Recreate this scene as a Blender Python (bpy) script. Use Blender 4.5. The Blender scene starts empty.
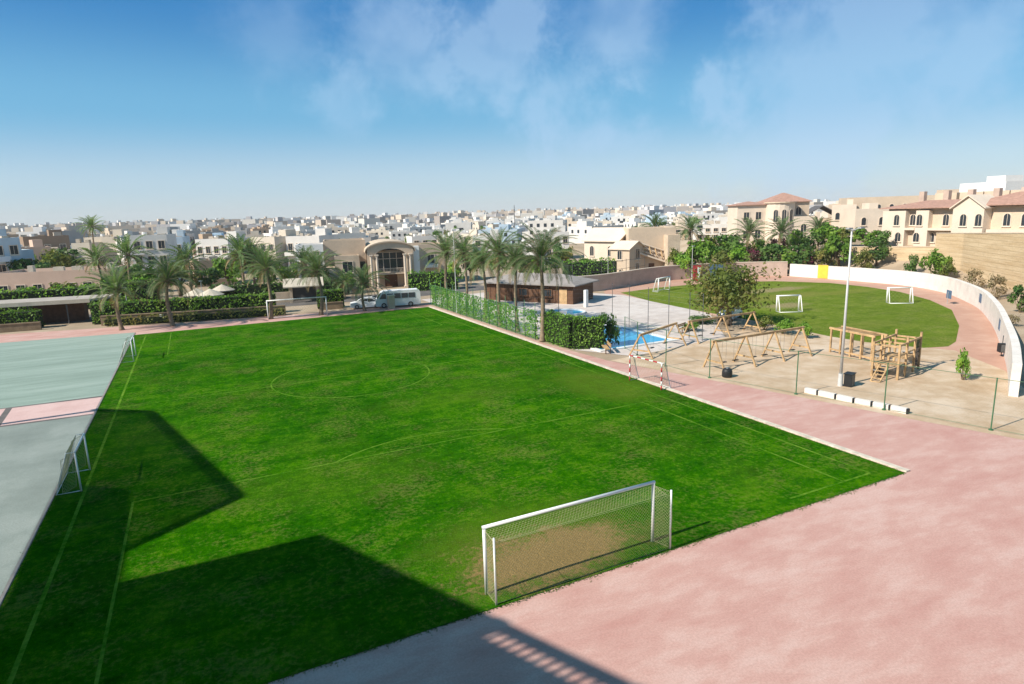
import bpy, math, random
from mathutils import Vector, Matrix
random.seed(7)
R_ = math.radians
S = bpy.context.scene
COL = S.collection
H = 12.5
F = 631.27
# world = ROT @ (right, down, forward)
ROT = Matrix(((0.89315143, -0.11499221, 0.43480722), (-0.44877984, -0.16419963, 0.87842765), (-0.02961716, -0.97970162, -0.19826132)))

def ray(u, v): return ROT @ Vector((u - 512, v - 342, F))
def at(u, v, z=0.0):
    d = ray(u, v); t = (z - H) / d.z
    return Vector((0, 0, H)) + d * t
def far(u, v, dist):
    d = ray(u, v); return Vector((0, 0, H)) + d * (dist / math.hypot(d.x, d.y))
def sstep(x, a, b):
    t = max(0.0, min(1.0, (x - a) / (b - a))); return t * t * (3 - 2 * t)

# ------------------------------------------------------------------ mesh builder
class MB:
    def __init__(s): s.v = []; s.f = []; s.m = []
    def face(s, pts, m=0):
        i = len(s.v); s.v += [tuple(p) for p in pts]; s.f.append(tuple(range(i, i + len(pts)))); s.m.append(m)
    def hexa(s, p, m=0):
        i = len(s.v); s.v += [tuple(q) for q in p]
        for q in ((3, 2, 1, 0), (4, 5, 6, 7), (0, 1, 5, 4), (1, 2, 6, 5), (2, 3, 7, 6), (3, 0, 4, 7)):
            s.f.append(tuple(i + k for k in q)); s.m.append(m)
    def box(s, c, d, m=0, rz=0.0, M=None):
        x, y, z = d[0] / 2, d[1] / 2, d[2] / 2
        P = [Vector(q) for q in ((-x, -y, -z), (x, -y, -z), (x, y, -z), (-x, y, -z), (-x, -y, z), (x, -y, z), (x, y, z), (-x, y, z))]
        if rz:
            r = Matrix.Rotation(rz, 3, 'Z'); P = [r @ q for q in P]
        c = Vector(c); P = [q + c for q in P]
        if M: P = [M @ q for q in P]
        s.hexa(P, m)
    def bar(s, p, q, w, h, m=0):
        p = Vector(p); q = Vector(q); d = (q - p).normalized()
        a = d.cross(Vector((0, 0, 1)))
        if a.length < 1e-3: a = Vector((1, 0, 0))
        a.normalize(); b = a.cross(d).normalized()
        a = a * w / 2; b = b * h / 2
        s.hexa([p - a - b, p + a - b, p + a + b, p - a + b, q - a - b, q + a - b, q + a + b, q - a + b], m)
    def tube(s, p, q, r0, r1=None, n=8, m=0, caps=True):
        r1 = r0 if r1 is None else r1
        p = Vector(p); q = Vector(q); d = (q - p).normalized()
        a = d.cross(Vector((0, 0, 1)))
        if a.length < 1e-3: a = Vector((1, 0, 0))
        a.normalize(); b = d.cross(a)
        i = len(s.v)
        for c, r in ((p, r0), (q, r1)):
            for k in range(n):
                t = 2 * math.pi * k / n
                s.v.append(tuple(c + a * (r * math.cos(t)) + b * (r * math.sin(t))))
        for k in range(n):
            j = (k + 1) % n; s.f.append((i + k, i + j, i + n + j, i + n + k)); s.m.append(m)
        if caps:
            s.f.append(tuple(i + k for k in reversed(range(n)))); s.m.append(m)
            s.f.append(tuple(i + n + k for k in range(n))); s.m.append(m)
    def pipe(s, pts, rad, n=8, m=0):
        rings = []
        for k, p in enumerate(pts):
            p = Vector(p)
            d = (Vector(pts[min(k + 1, len(pts) - 1)]) - Vector(pts[max(k - 1, 0)])).normalized()
            a = d.cross(Vector((0.31, 0.95, 0.02))).normalized(); b = d.cross(a)
            r = rad[k] if hasattr(rad, '__len__') else rad
            i = len(s.v); rings.append(i)
            for j in range(n):
                t = 2 * math.pi * j / n; s.v.append(tuple(p + a * (r * math.cos(t)) + b * (r * math.sin(t))))
        for i0, i1 in zip(rings, rings[1:]):
            for j in range(n):
                l = (j + 1) % n; s.f.append((i0 + j, i0 + l, i1 + l, i1 + j)); s.m.append(m)
        s.f.append(tuple(rings[-1] + j for j in range(n))); s.m.append(m)
        s.f.append(tuple(rings[0] + j for j in reversed(range(n)))); s.m.append(m)
    def prism(s, poly, z0, z1, m=0, mt=None, bottom=True):
        n = len(poly); i = len(s.v)
        z0s = z0 if hasattr(z0, '__len__') else [z0] * n; z1s = z1 if hasattr(z1, '__len__') else [z1] * n
        s.v += [(p[0], p[1], z) for p, z in zip(poly, z0s)] + [(p[0], p[1], z) for p, z in zip(poly, z1s)]
        for k in range(n):
            j = (k + 1) % n; s.f.append((i + k, i + j, i + n + j, i + n + k)); s.m.append(m)
        s.f.append(tuple(i + n + k for k in range(n))); s.m.append(m if mt is None else mt)
        if bottom: s.f.append(tuple(i + k for k in reversed(range(n)))); s.m.append(m)
    def plate(s, poly, M, t, m=0, mf=None):
        """poly in local x,z of M, extruded from local y=0 to y=-t (outwards)"""
        n = len(poly); i = len(s.v)
        s.v += [tuple(M @ Vector((p[0], 0, p[1]))) for p in poly] + [tuple(M @ Vector((p[0], -t, p[1]))) for p in poly]
        for k in range(n):
            j = (k + 1) % n; s.f.append((i + k, i + n + k, i + n + j, i + j)); s.m.append(m)
        s.f.append(tuple(i + n + k for k in range(n))); s.m.append(m if mf is None else mf)
        s.f.append(tuple(i + k for k in reversed(range(n)))); s.m.append(m)
    def leaf(s, p, size, rnd, m=0, up=0.3, asp=0.6, out=None):
        n = Vector((rnd.gauss(0, 1), rnd.gauss(0, 1), rnd.gauss(0, 1) + up))
        if out is not None: n = n + Vector(out)
        n = n.normalized() if n.length > 1e-4 else Vector((0, 0, 1))
        a = n.orthogonal().normalized(); b = n.cross(a)
        t = rnd.random() * 6.283; a, b = a * math.cos(t) + b * math.sin(t), b * math.cos(t) - a * math.sin(t)
        a = a * size * 0.5; b = b * size * 0.5 * asp; p = Vector(p)
        s.face((p - a, p - b * 0.9 + a * 0.1, p + a, p + b * 0.9 + a * 0.1), m)
    def mesh(s, name, mats, smooth=False):
        me = bpy.data.meshes.new(name); me.from_pydata(s.v, [], s.f)
        for mt in mats: me.materials.append(mt)
        me.polygons.foreach_set('material_index', s.m)
        if smooth: me.polygons.foreach_set('use_smooth', [True] * len(s.f))
        me.update(); return me
    def build(s, name, mats, parent=None, smooth=False):
        if not isinstance(mats, (list, tuple)): mats = [mats]
        return link(name, s.mesh(name, mats, smooth), parent)

def link(name, data, parent=None):
    o = bpy.data.objects.new(name, data); COL.objects.link(o)
    if parent: o.parent = parent
    return o
def tag(o, label=None, cat=None, group=None, kind=None):
    if label: o['label'] = label
    if cat: o['category'] = cat
    if group: o['group'] = group
    if kind: o['kind'] = kind
    return o
def thing(name, label, cat, loc=(0, 0, 0), rz=0.0, group=None):
    o = link(name, None); o.location = loc; o.rotation_euler = (0, 0, rz); return tag(o, label, cat, group)
def dup(root, loc, rz=0.0, label=None, group=None, scale=1.0):
    r = root.copy(); COL.objects.link(r); r.location = loc; r.rotation_euler = (0, 0, rz)
    r.scale = (scale,) * 3 if not hasattr(scale, '__len__') else scale
    if label: r['label'] = label
    if group: r['group'] = group
    for ch in list(root.children):
        c = ch.copy(); COL.objects.link(c); c.parent = r
        for g in ch.children:
            d = g.copy(); COL.objects.link(d); d.parent = c
    return r

# ------------------------------------------------------------------ materials
class NT:
    def __init__(s, name):
        s.mat = bpy.data.materials.new(name); s.mat.use_nodes = True
        s.t = s.mat.node_tree; s.t.nodes.clear()
        s.out = s.n('ShaderNodeOutputMaterial')
    def n(s, typ, **kw):
        nd = s.t.nodes.new(typ)
        for k, v in kw.items():
            if k in nd.inputs.keys() if isinstance(k, str) else False: nd.inputs[k].default_value = v
            else: setattr(nd, k, v)
        return nd
    def l(s, a, b): s.t.links.new(a, b)
    def val(s, sock, v):
        if hasattr(v, 'links') or isinstance(v, bpy.types.NodeSocket): s.l(v, sock)
        else: sock.default_value = v
    def noise(s, vec, scale, detail=3, rough=0.55, dist=0.0):
        nd = s.n('ShaderNodeTexNoise'); nd.inputs['Scale'].default_value = scale; nd.inputs['Detail'].default_value = detail
        nd.inputs['Roughness'].default_value = rough; nd.inputs['Distortion'].default_value = dist
        if vec is not None: s.l(vec, nd.inputs['Vector'])
        return nd.outputs['Fac']
    def mapr(s, v, a, b, c=0.0, d=1.0, smooth=False):
        nd = s.n('ShaderNodeMapRange'); nd.clamp = True
        if smooth: nd.interpolation_type = 'SMOOTHSTEP'
        s.val(nd.inputs[0], v)
        for k, x in enumerate((a, b, c, d)): nd.inputs[k + 1].default_value = x
        return nd.outputs[0]
    def math(s, op, a, b=0.0, c=None):
        nd = s.n('ShaderNodeMath'); nd.operation = op; s.val(nd.inputs[0], a); s.val(nd.inputs[1], b)
        if c is not None: s.val(nd.inputs[2], c)
        return nd.outputs[0]
    def mix(s, f, a, b, mode='MIX'):
        nd = s.n('ShaderNodeMix'); nd.data_type = 'RGBA'; nd.blend_type = mode
        s.val(nd.inputs[0], f)
        for k, x in ((6, a), (7, b)):
            if isinstance(x, bpy.types.NodeSocket): s.l(x, nd.inputs[k])
            else: nd.inputs[k].default_value = (*x[:3], 1)
        return nd.outputs[2]
    def scale(s, vec, sc, loc=(0, 0, 0), rot=(0, 0, 0)):
        nd = s.n('ShaderNodeMapping'); s.l(vec, nd.inputs[0]); nd.inputs['Scale'].default_value = sc
        nd.inputs['Location'].default_value = loc; nd.inputs['Rotation'].default_value = rot; return nd.outputs[0]
    def obj(s): return s.n('ShaderNodeTexCoord').outputs['Object']
    def bsdf(s, col, rough=0.8, spec=0.3, metal=0.0, bump=None, bstr=0.3, bdist=0.02):
        b = s.n('ShaderNodeBsdfPrincipled')
        s.val(b.inputs['Base Color'], col if isinstance(col, bpy.types.NodeSocket) else (*col[:3], 1))
        s.val(b.inputs['Roughness'], rough); b.inputs['Specular IOR Level'].default_value = spec; b.inputs['Metallic'].default_value = metal
        if bump is not None:
            bn = s.n('ShaderNodeBump'); bn.inputs['Strength'].default_value = bstr; bn.inputs['Distance'].default_value = bdist
            s.l(bump, bn.inputs['Height']); s.l(bn.outputs[0], b.inputs['Normal'])
        s.l(b.outputs[0], s.out.inputs[0]); return b

def m_plain(name, col, rough=0.6, var=0.12, sc=3.0, metal=0.0, spec=0.3, bump=0.0, sc2=None):
    t = NT(name); p = t.obj()
    n1 = t.noise(p, sc, 4); n2 = t.noise(p, sc * 7.3, 3)
    f = t.math('ADD', t.math('MULTIPLY', n1, 0.65), t.math('MULTIPLY', n2, 0.35))
    d = tuple(c * (1 - var * 1.6) for c in col); l = tuple(min(1, c * (1 + var)) for c in col)
    c = t.mix(t.mapr(f, 0.33, 0.67), d, l)
    t.bsdf(c, rough, spec, metal, bump=f if bump else None, bstr=bump)
    return t.mat
def m_leaf(name, c1, c2, c3, trans=0.35, patch=0.5):
    t = NT(name); g = t.n('ShaderNodeNewGeometry'); r = g.outputs['Random Per Island']
    oi = t.n('ShaderNodeObjectInfo').outputs['Random']
    n = t.noise(t.obj(), patch, 2)
    c = t.mix(t.mapr(r, 0, 1), c1, c2)
    c = t.mix(t.mapr(n, 0.45, 0.7), c, c3)
    k = t.mapr(oi, 0, 1, 0.8, 1.2)
    c = t.mix(1.0, c, k, 'MULTIPLY')
    b = t.n('ShaderNodeBsdfPrincipled'); t.l(c, b.inputs['Base Color']); b.inputs['Roughness'].default_value = 0.55; b.inputs['Specular IOR Level'].default_value = 0.25
    tr = t.n('ShaderNodeBsdfTranslucent'); t.l(t.mix(1.0, c, (1.5, 1.5, 0.8), 'MULTIPLY'), tr.inputs[0])
    mx = t.n('ShaderNodeMixShader'); mx.inputs[0].default_value = trans
    t.l(b.outputs[0], mx.inputs[1]); t.l(tr.outputs[0], mx.inputs[2]); t.l(mx.outputs[0], t.out.inputs[0])
    return t.mat

def m_grass(name, c_dark, c_mid, c_light, patches=(), wornc=(0.30, 0.20, 0.085), yellow=(0.11, 0.18, 0.015), fine=1.0):
    """patches: (x, y, rx, ry, amount, 'b' brown / 'y' yellow)"""
    t = NT(name); p = t.obj()
    big = t.noise(p, 0.09, 4, 0.6); mid = t.noise(p, 0.55, 5, 0.65); sm = t.noise(p, 5.0, 4, 0.7); vf = t.noise(p, 38.0, 2, 0.6)
    streak = t.noise(t.scale(p, (0.12, 1.6, 1)), 1.0, 3, 0.6)
    f = t.math('ADD', t.math('ADD', t.math('MULTIPLY', big, 0.3), t.math('MULTIPLY', mid, 0.3)), t.math('ADD', t.math('MULTIPLY', sm, 0.25), t.math('MULTIPLY', streak, 0.15)))
    cl_ = t.noise(p, 1.9, 4, 0.7); f = t.math('ADD', t.math('MULTIPLY', f, 0.75), t.math('MULTIPLY', cl_, 0.25))
    c = t.mix(t.mapr(f, 0.41, 0.495), c_dark, c_mid)
    c = t.mix(t.mapr(f, 0.5, 0.6), c, c_light)
    wn = t.noise(p, 0.16, 4, 0.7); c = t.mix(t.mapr(wn, 0.50, 0.66, 0.0, 0.2), c, yellow); wn2 = t.noise(t.scale(p, (1, 1, 1), loc=(31, 7, 0)), 0.3, 5, 0.7); c = t.mix(t.mapr(t.math('MULTIPLY', wn2, sm), 0.26, 0.38, 0.0, 0.32), c, wornc)
    spots = t.mapr(t.math('MULTIPLY', mid, sm), 0.27, 0.40)
    c = t.mix(t.math('MULTIPLY', spots, 0.55), c, yellow)
    sx = t.n('ShaderNodeSeparateXYZ'); t.l(p, sx.inputs[0])
    for (x, y, rx, ry, amt, k) in patches:
        dx = t.math('DIVIDE', t.math('SUBTRACT', sx.outputs[0], x), rx); dy = t.math('DIVIDE', t.math('SUBTRACT', sx.outputs[1], y), ry)
        r = t.math('SQRT', t.math('ADD', t.math('MULTIPLY', dx, dx), t.math('MULTIPLY', dy, dy)))
        r = t.math('ADD', r, t.mapr(t.math('ADD', t.math('MULTIPLY', mid, 0.5), t.math('MULTIPLY', sm, 0.5)), 0.3, 0.7, -0.55, 0.55))
        msk = t.mapr(r, 0.45, 1.05, amt, 0.0, True)
        c = t.mix(msk, c, wornc if k == 'b' else yellow)
    vg = t.noise(p, 16.0, 3, 0.7); c = t.mix(t.mapr(vf, 0.35, 0.65, 0.0, 0.7 * fine), c, t.mix(1.0, c, (0.40, 0.45, 0.4), 'MULTIPLY')); c = t.mix(t.mapr(vg, 0.5, 0.68, 0.0, 0.55 * fine), c, t.mix(1.0, c, (1.7, 1.55, 1.3), 'MULTIPLY'))
    h = t.math('ADD', t.math('MULTIPLY', vf, 0.6), sm)
    t.bsdf(c, 1.0, 0.0, bump=h, bstr=0.8, bdist=0.06)
    return t.mat

M = {}
M['pitch'] = m_grass('pitch_grass', (0.006, 0.060, 0.0008), (0.022, 0.128, 0.0012), (0.078, 0.225, 0.002),
    patches=((11.0, 20.3, 5.6, 3.4, 0.6, 'y'), (10.6, 18.7, 4.4, 2.3, 0.95, 'b'), (26.0, 37.5, 3.6, 6.0, 0.6, 'y'), (20.0, 41, 9, 3.0, 0.15, 'y'), (14.0, 40, 8, 2.2, 0.12, 'y'), (5.0, 30, 6, 3, 0.2, 'y')))
M['lawn'] = m_grass('lawn_grass', (0.08, 0.14, 0.012), (0.14, 0.205, 0.024), (0.22, 0.275, 0.05),
    patches=((73, 62, 10, 3.0, 0.7, 'y'), (78, 68, 9, 2.2, 0.8, 'b'), (67, 56, 4, 2.0, 0.8, 'b'), (84, 60, 8, 2, 0.5, 'y'), (62, 42, 6, 2, 0.3, 'y')), wornc=(0.34, 0.27, 0.15), yellow=(0.24, 0.24, 0.06))
def m_ground(name, c1, c2, c3, s1=0.06, s2=0.7, rough=0.92, streak=None, speck=0.25):
    t = NT(name); p = t.obj()
    q = t.scale(p, streak[0], rot=(0, 0, streak[1])) if streak else p
    a = t.noise(q, s1, 5, 0.6); b = t.noise(q, s2, 5, 0.65); d = t.noise(p, 14, 4, 0.7); e = t.noise(p, 70, 2)
    f = t.math('ADD', t.math('MULTIPLY', a, 0.45), t.math('MULTIPLY', b, 0.55))
    c = t.mix(t.mapr(f, 0.36, 0.52), c1, c2); c = t.mix(t.mapr(f, 0.5, 0.66), c, c3)
    c = t.mix(t.mapr(d, 0.35, 0.7, 0, speck), c, t.mix(1.0, c, (0.62, 0.6, 0.58), 'MULTIPLY'))
    t.bsdf(c, rough, 0.15, bump=t.math('ADD', d, e), bstr=0.25, bdist=0.01)
    return t.mat
M['track'] = m_ground('track_pink', (0.51, 0.275, 0.235), (0.575, 0.355, 0.305), (0.635, 0.445, 0.395), 0.07, 0.45, streak=((1.0, 2.2, 1), 0.5), speck=0.5)
M['track2'] = m_ground('track_red', (0.46, 0.26, 0.19), (0.52, 0.31, 0.23), (0.57, 0.38, 0.29), 0.1, 0.5)
M['sand'] = m_ground('playground_sand', (0.45, 0.31, 0.19), (0.58, 0.44, 0.31), (0.70, 0.57, 0.44), 0.12, 0.5, speck=0.5)
M['court'] = m_ground('court_green', (0.22, 0.29, 0.245), (0.275, 0.355, 0.305), (0.34, 0.415, 0.365), 0.12, 0.5, streak=((0.3, 2.4, 1), 0.08), speck=0.4)
M['court_grey'] = m_ground('court_grey', (0.20, 0.235, 0.215), (0.255, 0.295, 0.27), (0.32, 0.355, 0.33), 0.09, 0.35, speck=0.5)
M['court_pink'] = m_ground('court_pink', (0.55, 0.36, 0.33), (0.62, 0.43, 0.40), (0.66, 0.48, 0.45), 0.1, 0.6)
M['ground'] = m_ground('dry_ground', (0.30, 0.23, 0.16), (0.40, 0.31, 0.22), (0.48, 0.39, 0.29), 0.03, 0.25)
M['deck'] = m_ground('pool_deck', (0.50, 0.43, 0.39), (0.60, 0.53, 0.49), (0.68, 0.62, 0.58), 0.15, 0.8)
M['asphalt'] = m_ground('asphalt', (0.10, 0.095, 0.09), (0.14, 0.13, 0.125), (0.2, 0.18, 0.17), 0.1, 0.7)
M['dirtbank'] = m_ground('bank_soil', (0.36, 0.26, 0.15), (0.47, 0.35, 0.21), (0.55, 0.43, 0.28), 0.08, 0.35)
t = NT('field_line'); p = t.obj(); n_ = t.math('ADD', t.math('MULTIPLY', t.noise(p, 0.5, 3), 0.5), t.math('MULTIPLY', t.noise(p, 4.0, 4, 0.7), 0.5))
t.bsdf(t.mix(t.mapr(n_, 0.38, 0.62), (0.026, 0.13, 0.002), (0.15, 0.26, 0.028)), 1.0, 0.0); M['line'] = t.mat
M['kerb'] = m_plain('kerb_concrete', (0.62, 0.55, 0.45), 0.9, 0.2, 2.0)
M['white'] = m_plain('white_paint', (0.78, 0.78, 0.76), 0.45, 0.06, 2.0)
M['whitewall'] = m_plain('white_wall_paint', (0.74, 0.68, 0.62), 0.85, 0.10, 0.8, bump=0.1)
M['pinkwall'] = m_plain('pink_wall_render', (0.50, 0.38, 0.31), 0.9, 0.12, 0.7, bump=0.15)
M['beigewall'] = m_plain('beige_block_wall', (0.56, 0.43, 0.28), 0.9, 0.14, 0.6, bump=0.2)
t = NT('banded_block_wall'); p = t.obj(); sx_ = t.n('ShaderNodeSeparateXYZ'); t.l(p, sx_.inputs[0])
nz = t.noise(t.scale(p, (0.15, 0.15, 1.6)), 1.0, 5, 0.65); fz = t.math('FRACT', t.math('MULTIPLY', sx_.outputs[2], 1.6)); ed = t.mapr(fz, 0.0, 0.12, 0.55, 0.0); n3 = t.noise(p, 2.5, 4)
c = t.mix(t.mapr(nz, 0.35, 0.65), (0.46, 0.33, 0.19), (0.62, 0.48, 0.31)); c = t.mix(ed, c, (0.30, 0.22, 0.13)); c = t.mix(t.mapr(n3, 0.5, 0.75, 0, 0.4), c, (0.40, 0.30, 0.19))
t.bsdf(c, 0.92, 0.2, bump=t.math('SUBTRACT', n3, ed), bstr=0.4, bdist=0.08); M['banded'] = t.mat
M['brownwall'] = m_plain('brown_low_wall', (0.26, 0.19, 0.12), 0.9, 0.2, 1.2, bump=0.2)
M['yellow'] = m_plain('yellow_paint', (0.75, 0.50, 0.06), 0.7, 0.1, 1.5)
M['red'] = m_plain('red_paint', (0.45, 0.04, 0.05), 0.6, 0.15, 2)
M['black'] = m_plain('dark_plastic', (0.02, 0.02, 0.024), 0.5, 0.2, 3)
M['bluegrey'] = m_plain('blue_grey_sheet', (0.10, 0.16, 0.26), 0.6, 0.2, 2)
M['metal'] = m_plain('grey_metal', (0.42, 0.43, 0.43), 0.4, 0.1, 4, metal=0.3)
M['green_metal'] = m_plain('green_metal', (0.06, 0.16, 0.08), 0.5, 0.2, 4)
M['green_net'] = m_plain('green_net', (0.10, 0.30, 0.10), 0.7, 0.2, 4)
M['net'] = m_plain('net_cord', (0.40, 0.38, 0.22), 0.8, 0.1, 5)
M['pole'] = m_plain('pole_paint', (0.55, 0.55, 0.54), 0.5, 0.06, 2)
M['darkpole'] = m_plain('dark_pole', (0.10, 0.10, 0.10), 0.5, 0.1, 2)
M['wood'] = m_plain('yellow_wood', (0.50, 0.33, 0.17), 0.75, 0.3, 1.6)
M['wood_brown'] = m_plain('brown_wood_cladding', (0.13, 0.065, 0.036), 0.75, 0.25, 2.5)
M['roofgrey'] = m_plain('grey_roof_felt', (0.30, 0.27, 0.25), 0.9, 0.15, 0.8, bump=0.2)
M['tile'] = m_plain('red_roof_tile', (0.43, 0.25, 0.19), 0.85, 0.2, 2.0, bump=0.4)
M['tile_dark'] = m_plain('dark_roof_tile', (0.12, 0.11, 0.11), 0.8, 0.2, 2.0, bump=0.4)
M['cream'] = m_plain('cream_render', (0.60, 0.475, 0.355), 0.9, 0.08, 0.35)
M['cream_light'] = m_plain('pale_cream_render', (0.68, 0.57, 0.46), 0.9, 0.07, 0.35)
M['tan'] = m_plain('tan_render', (0.56, 0.44, 0.33), 0.9, 0.10, 0.4)
M['stone'] = m_plain('tan_stone', (0.58, 0.46, 0.34), 0.9, 0.14, 0.9)
M['hwhite'] = m_plain('white_render', (0.80, 0.78, 0.75), 0.9, 0.06, 0.35)
M['blueish'] = m_plain('pale_blue_render', (0.50, 0.60, 0.68), 0.9, 0.08, 0.35)
M['rooftop'] = m_plain('flat_roof_screed', (0.52, 0.45, 0.37), 0.95, 0.15, 0.5)
M['tarp'] = m_plain('pale_canopy', (0.55, 0.48, 0.38), 0.8, 0.12, 0.8)
M['canopy_grey'] = m_plain('grey_canopy_roof', (0.42, 0.37, 0.32), 0.85, 0.15, 0.6)
M['carwhite'] = m_plain('white_car_paint', (0.78, 0.79, 0.80), 0.25, 0.03, 1.0, spec=0.5)
M['cargrey'] = m_plain('grey_car_paint', (0.22, 0.24, 0.27), 0.3, 0.03, 1.0, spec=0.5)
M['rubber'] = m_plain('tyre_rubber', (0.025, 0.025, 0.025), 0.85, 0.1, 4)
M['bark'] = m_plain('palm_bark', (0.27, 0.20, 0.135), 0.95, 0.3, 5, bump=0.5)
M['bark2'] = m_plain('tree_bark', (0.19, 0.14, 0.09), 0.95, 0.3, 4, bump=0.5)
t = NT('window_glass'); t.bsdf(t.mix(t.noise(t.obj(), 0.6, 2), (0.02, 0.025, 0.03), (0.05, 0.06, 0.07)), 0.12, 0.5); M['glass'] = t.mat
t = NT('lamp_glass'); t.bsdf((0.7, 0.7, 0.68), 0.15, 0.5); M['lamp'] = t.mat
t = NT('pool_water'); p = t.obj()
b = t.bsdf(t.mix(t.mapr(t.noise(p, 0.25, 3), 0.35, 0.65), (0.035, 0.30, 0.56), (0.06, 0.40, 0.66)), 0.08, 0.5, bump=t.noise(p, 3.5, 3), bstr=0.15, bdist=0.03); M['water'] = t.mat
M['leaf_palm'] = m_leaf('palm_leaf', (0.06, 0.13, 0.035), (0.13, 0.22, 0.075), (0.22, 0.28, 0.13), 0.3, 1.2)
M['leaf_dead'] = m_leaf('dry_palm_leaf', (0.20, 0.14, 0.06), (0.30, 0.22, 0.10), (0.24, 0.18, 0.08), 0.2, 1.2)
M['leaf_hedge'] = m_leaf('hedge_leaf', (0.08, 0.18, 0.018), (0.15, 0.29, 0.03), (0.25, 0.38, 0.05), 0.3, 0.6)
M['leaf_ivy'] = m_leaf('ivy_leaf', (0.09, 0.22, 0.02), (0.17, 0.34, 0.04), (0.26, 0.42, 0.07), 0.3, 0.5)
M['leaf_dark'] = m_leaf('dark_leaf', (0.035, 0.09, 0.018), (0.075, 0.155, 0.03), (0.12, 0.20, 0.04), 0.25, 0.5)
M['leaf_olive'] = m_leaf('olive_leaf', (0.09, 0.13, 0.022), (0.17, 0.21, 0.04), (0.24, 0.20, 0.06), 0.3, 0.35)
M['leaf_dry'] = m_leaf('dry_shrub_leaf', (0.22, 0.16, 0.09), (0.30, 0.24, 0.14), (0.16, 0.15, 0.06), 0.25, 0.5)
M['leaf_red'] = m_leaf('bougainvillea_leaf', (0.14, 0.03, 0.06), (0.22, 0.05, 0.09), (0.06, 0.09, 0.02), 0.3, 0.9)
M['hedge_core'] = m_plain('hedge_twigs', (0.02, 0.035, 0.01), 0.95, 0.3, 3)
# town walls take their colour from the object, the far mass from its islands
t = NT('town_wall'); oc = t.n('ShaderNodeObjectInfo').outputs['Color']; nz = t.noise(t.obj(), 0.4, 4)
t.bsdf(t.mix(t.mapr(nz, 0.35, 0.65, 0.0, 0.35), oc, t.mix(1.0, oc, (0.7, 0.68, 0.65), 'MULTIPLY')), 0.9, 0.2); M['town'] = t.mat
t = NT('far_town'); g = t.n('ShaderNodeNewGeometry'); cr = t.n('ShaderNodeValToRGB'); t.l(g.outputs['Random Per Island'], cr.inputs[0])
cr.color_ramp.interpolation = 'CONSTANT'; e = cr.color_ramp.elements
cols = [(0.62, 0.58, 0.52), (0.70, 0.68, 0.66), (0.50, 0.42, 0.34), (0.66, 0.56, 0.45), (0.36, 0.32, 0.29), (0.72, 0.70, 0.67), (0.46, 0.44, 0.44), (0.60, 0.50, 0.40)]
e[0].color = (*cols[0], 1); e[1].position = 0.125; e[1].color = (*cols[1], 1)
for i in range(2, 8): k = e.new(i / 8); k.color = (*cols[i], 1)
t.bsdf(cr.outputs[0], 0.9, 0.2); M['fartown'] = t.mat

# ------------------------------------------------------------------ terrain
WALL = [(45.0, 20.1), (53.6, 24.3), (62.5, 29.2), (70, 33.4), (76.0, 37.1), (82.3, 41.2), (87.7, 45.9), (92.3, 50.2), (95.5, 54.8), (97.2, 59.4), (97.4, 63.7), (97.4, 68.3), (97.1, 72.4), (96.5, 80.1)]
def wall_x(y):
    if y <= WALL[0][1]: return WALL[0][0] + (WALL[0][1] - y) * 0.25
    for a, b in zip(WALL, WALL[1:]):
        if a[1] <= y <= b[1]: return a[0] + (b[0] - a[0]) * (y - a[1]) / (b[1] - a[1])
    return WALL[-1][0] + (y - WALL[-1][1]) * 0.12
def seg_d(x, y):
    best = 1e9
    P = [(55, -25)] + WALL + [(106, 160)]
    for a, b in zip(P, P[1:]):
        dx, dy = b[0] - a[0], b[1] - a[1]; t = max(0, min(1, ((x - a[0]) * dx + (y - a[1]) * dy) / (dx * dx + dy * dy)))
        best = min(best, math.hypot(x - a[0] - t * dx, y - a[1] - t * dy))
    return best
def zt(x, y):
    z = -0.02
    if x > wall_x(y):
        d = seg_d(x, y)
        z += (4.9 * sstep(d, 2.5, 22) + 4.0 * sstep(d, 26, 150)) * sstep(y, 0, 22) * (1 - sstep(y, 90, 260))
    r = math.hypot(x, y)
    z += 6 * sstep(r, 500, 1800)
    return z

def axis(a, b, bands):
    xs = [a]; 
    while xs[-1] < b:
        s = next((st for lo, hi, st in bands if lo <= xs[-1] < hi), 60); xs.append(xs[-1] + s)
    return xs
xs = axis(-2520, 2660, [(-120, 40, 10), (40, 140, 2.0), (140, 300, 10)]); ys = axis(-520, 2660, [(-40, 120, 2.0), (120, 260, 5)])
g = MB(); nx = len(xs)
for y in ys:
    for x in xs: g.v.append((x, y, zt(x, y)))
for j in range(len(ys) - 1):
    for i in range(nx - 1):
        g.f.append((j * nx + i, j * nx + i + 1, (j + 1) * nx + i + 1, (j + 1) * nx + i)); g.m.append(0)
tag(g.build('ground', M['ground'], smooth=True), kind='structure')
LV = 0.004
def sheet(name, poly, m, lev, parent=None):
    b = MB(); z = lev * LV; pts = [(p[0], p[1], z) for p in poly]
    ar = sum(pts[i][0] * pts[(i + 1) % len(pts)][1] - pts[(i + 1) % len(pts)][0] * pts[i][1] for i in range(len(pts)))
    b.face(pts if ar > 0 else pts[::-1])
    return tag(b.build(name, m, parent), kind='structure')
sheet('running_track', [(-60, -25), (46, -25), (41, 5), (38.1, 16.3), (36.5, 21.6), (35.0, 27.7), (33.0, 35.0), (30.6, 43.5), (29.7, 53.3), (29.6, 88), (16, 88.9), (-0.2, 90.8), (-22, 95.5), (-60, 97)], M['track'], 1)
sheet('pitch', [(-7.2, 16.8), (28.8, 16.8), (28.8, 84.6), (-7.2, 84.6)], M['pitch'], 3)
sheet('sports_court', [(-60, 56.0), (-7.35, 55.0), (-7.35, 86.6), (-20.6, 88.3), (-60, 93)], M['court'], 3)
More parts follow.
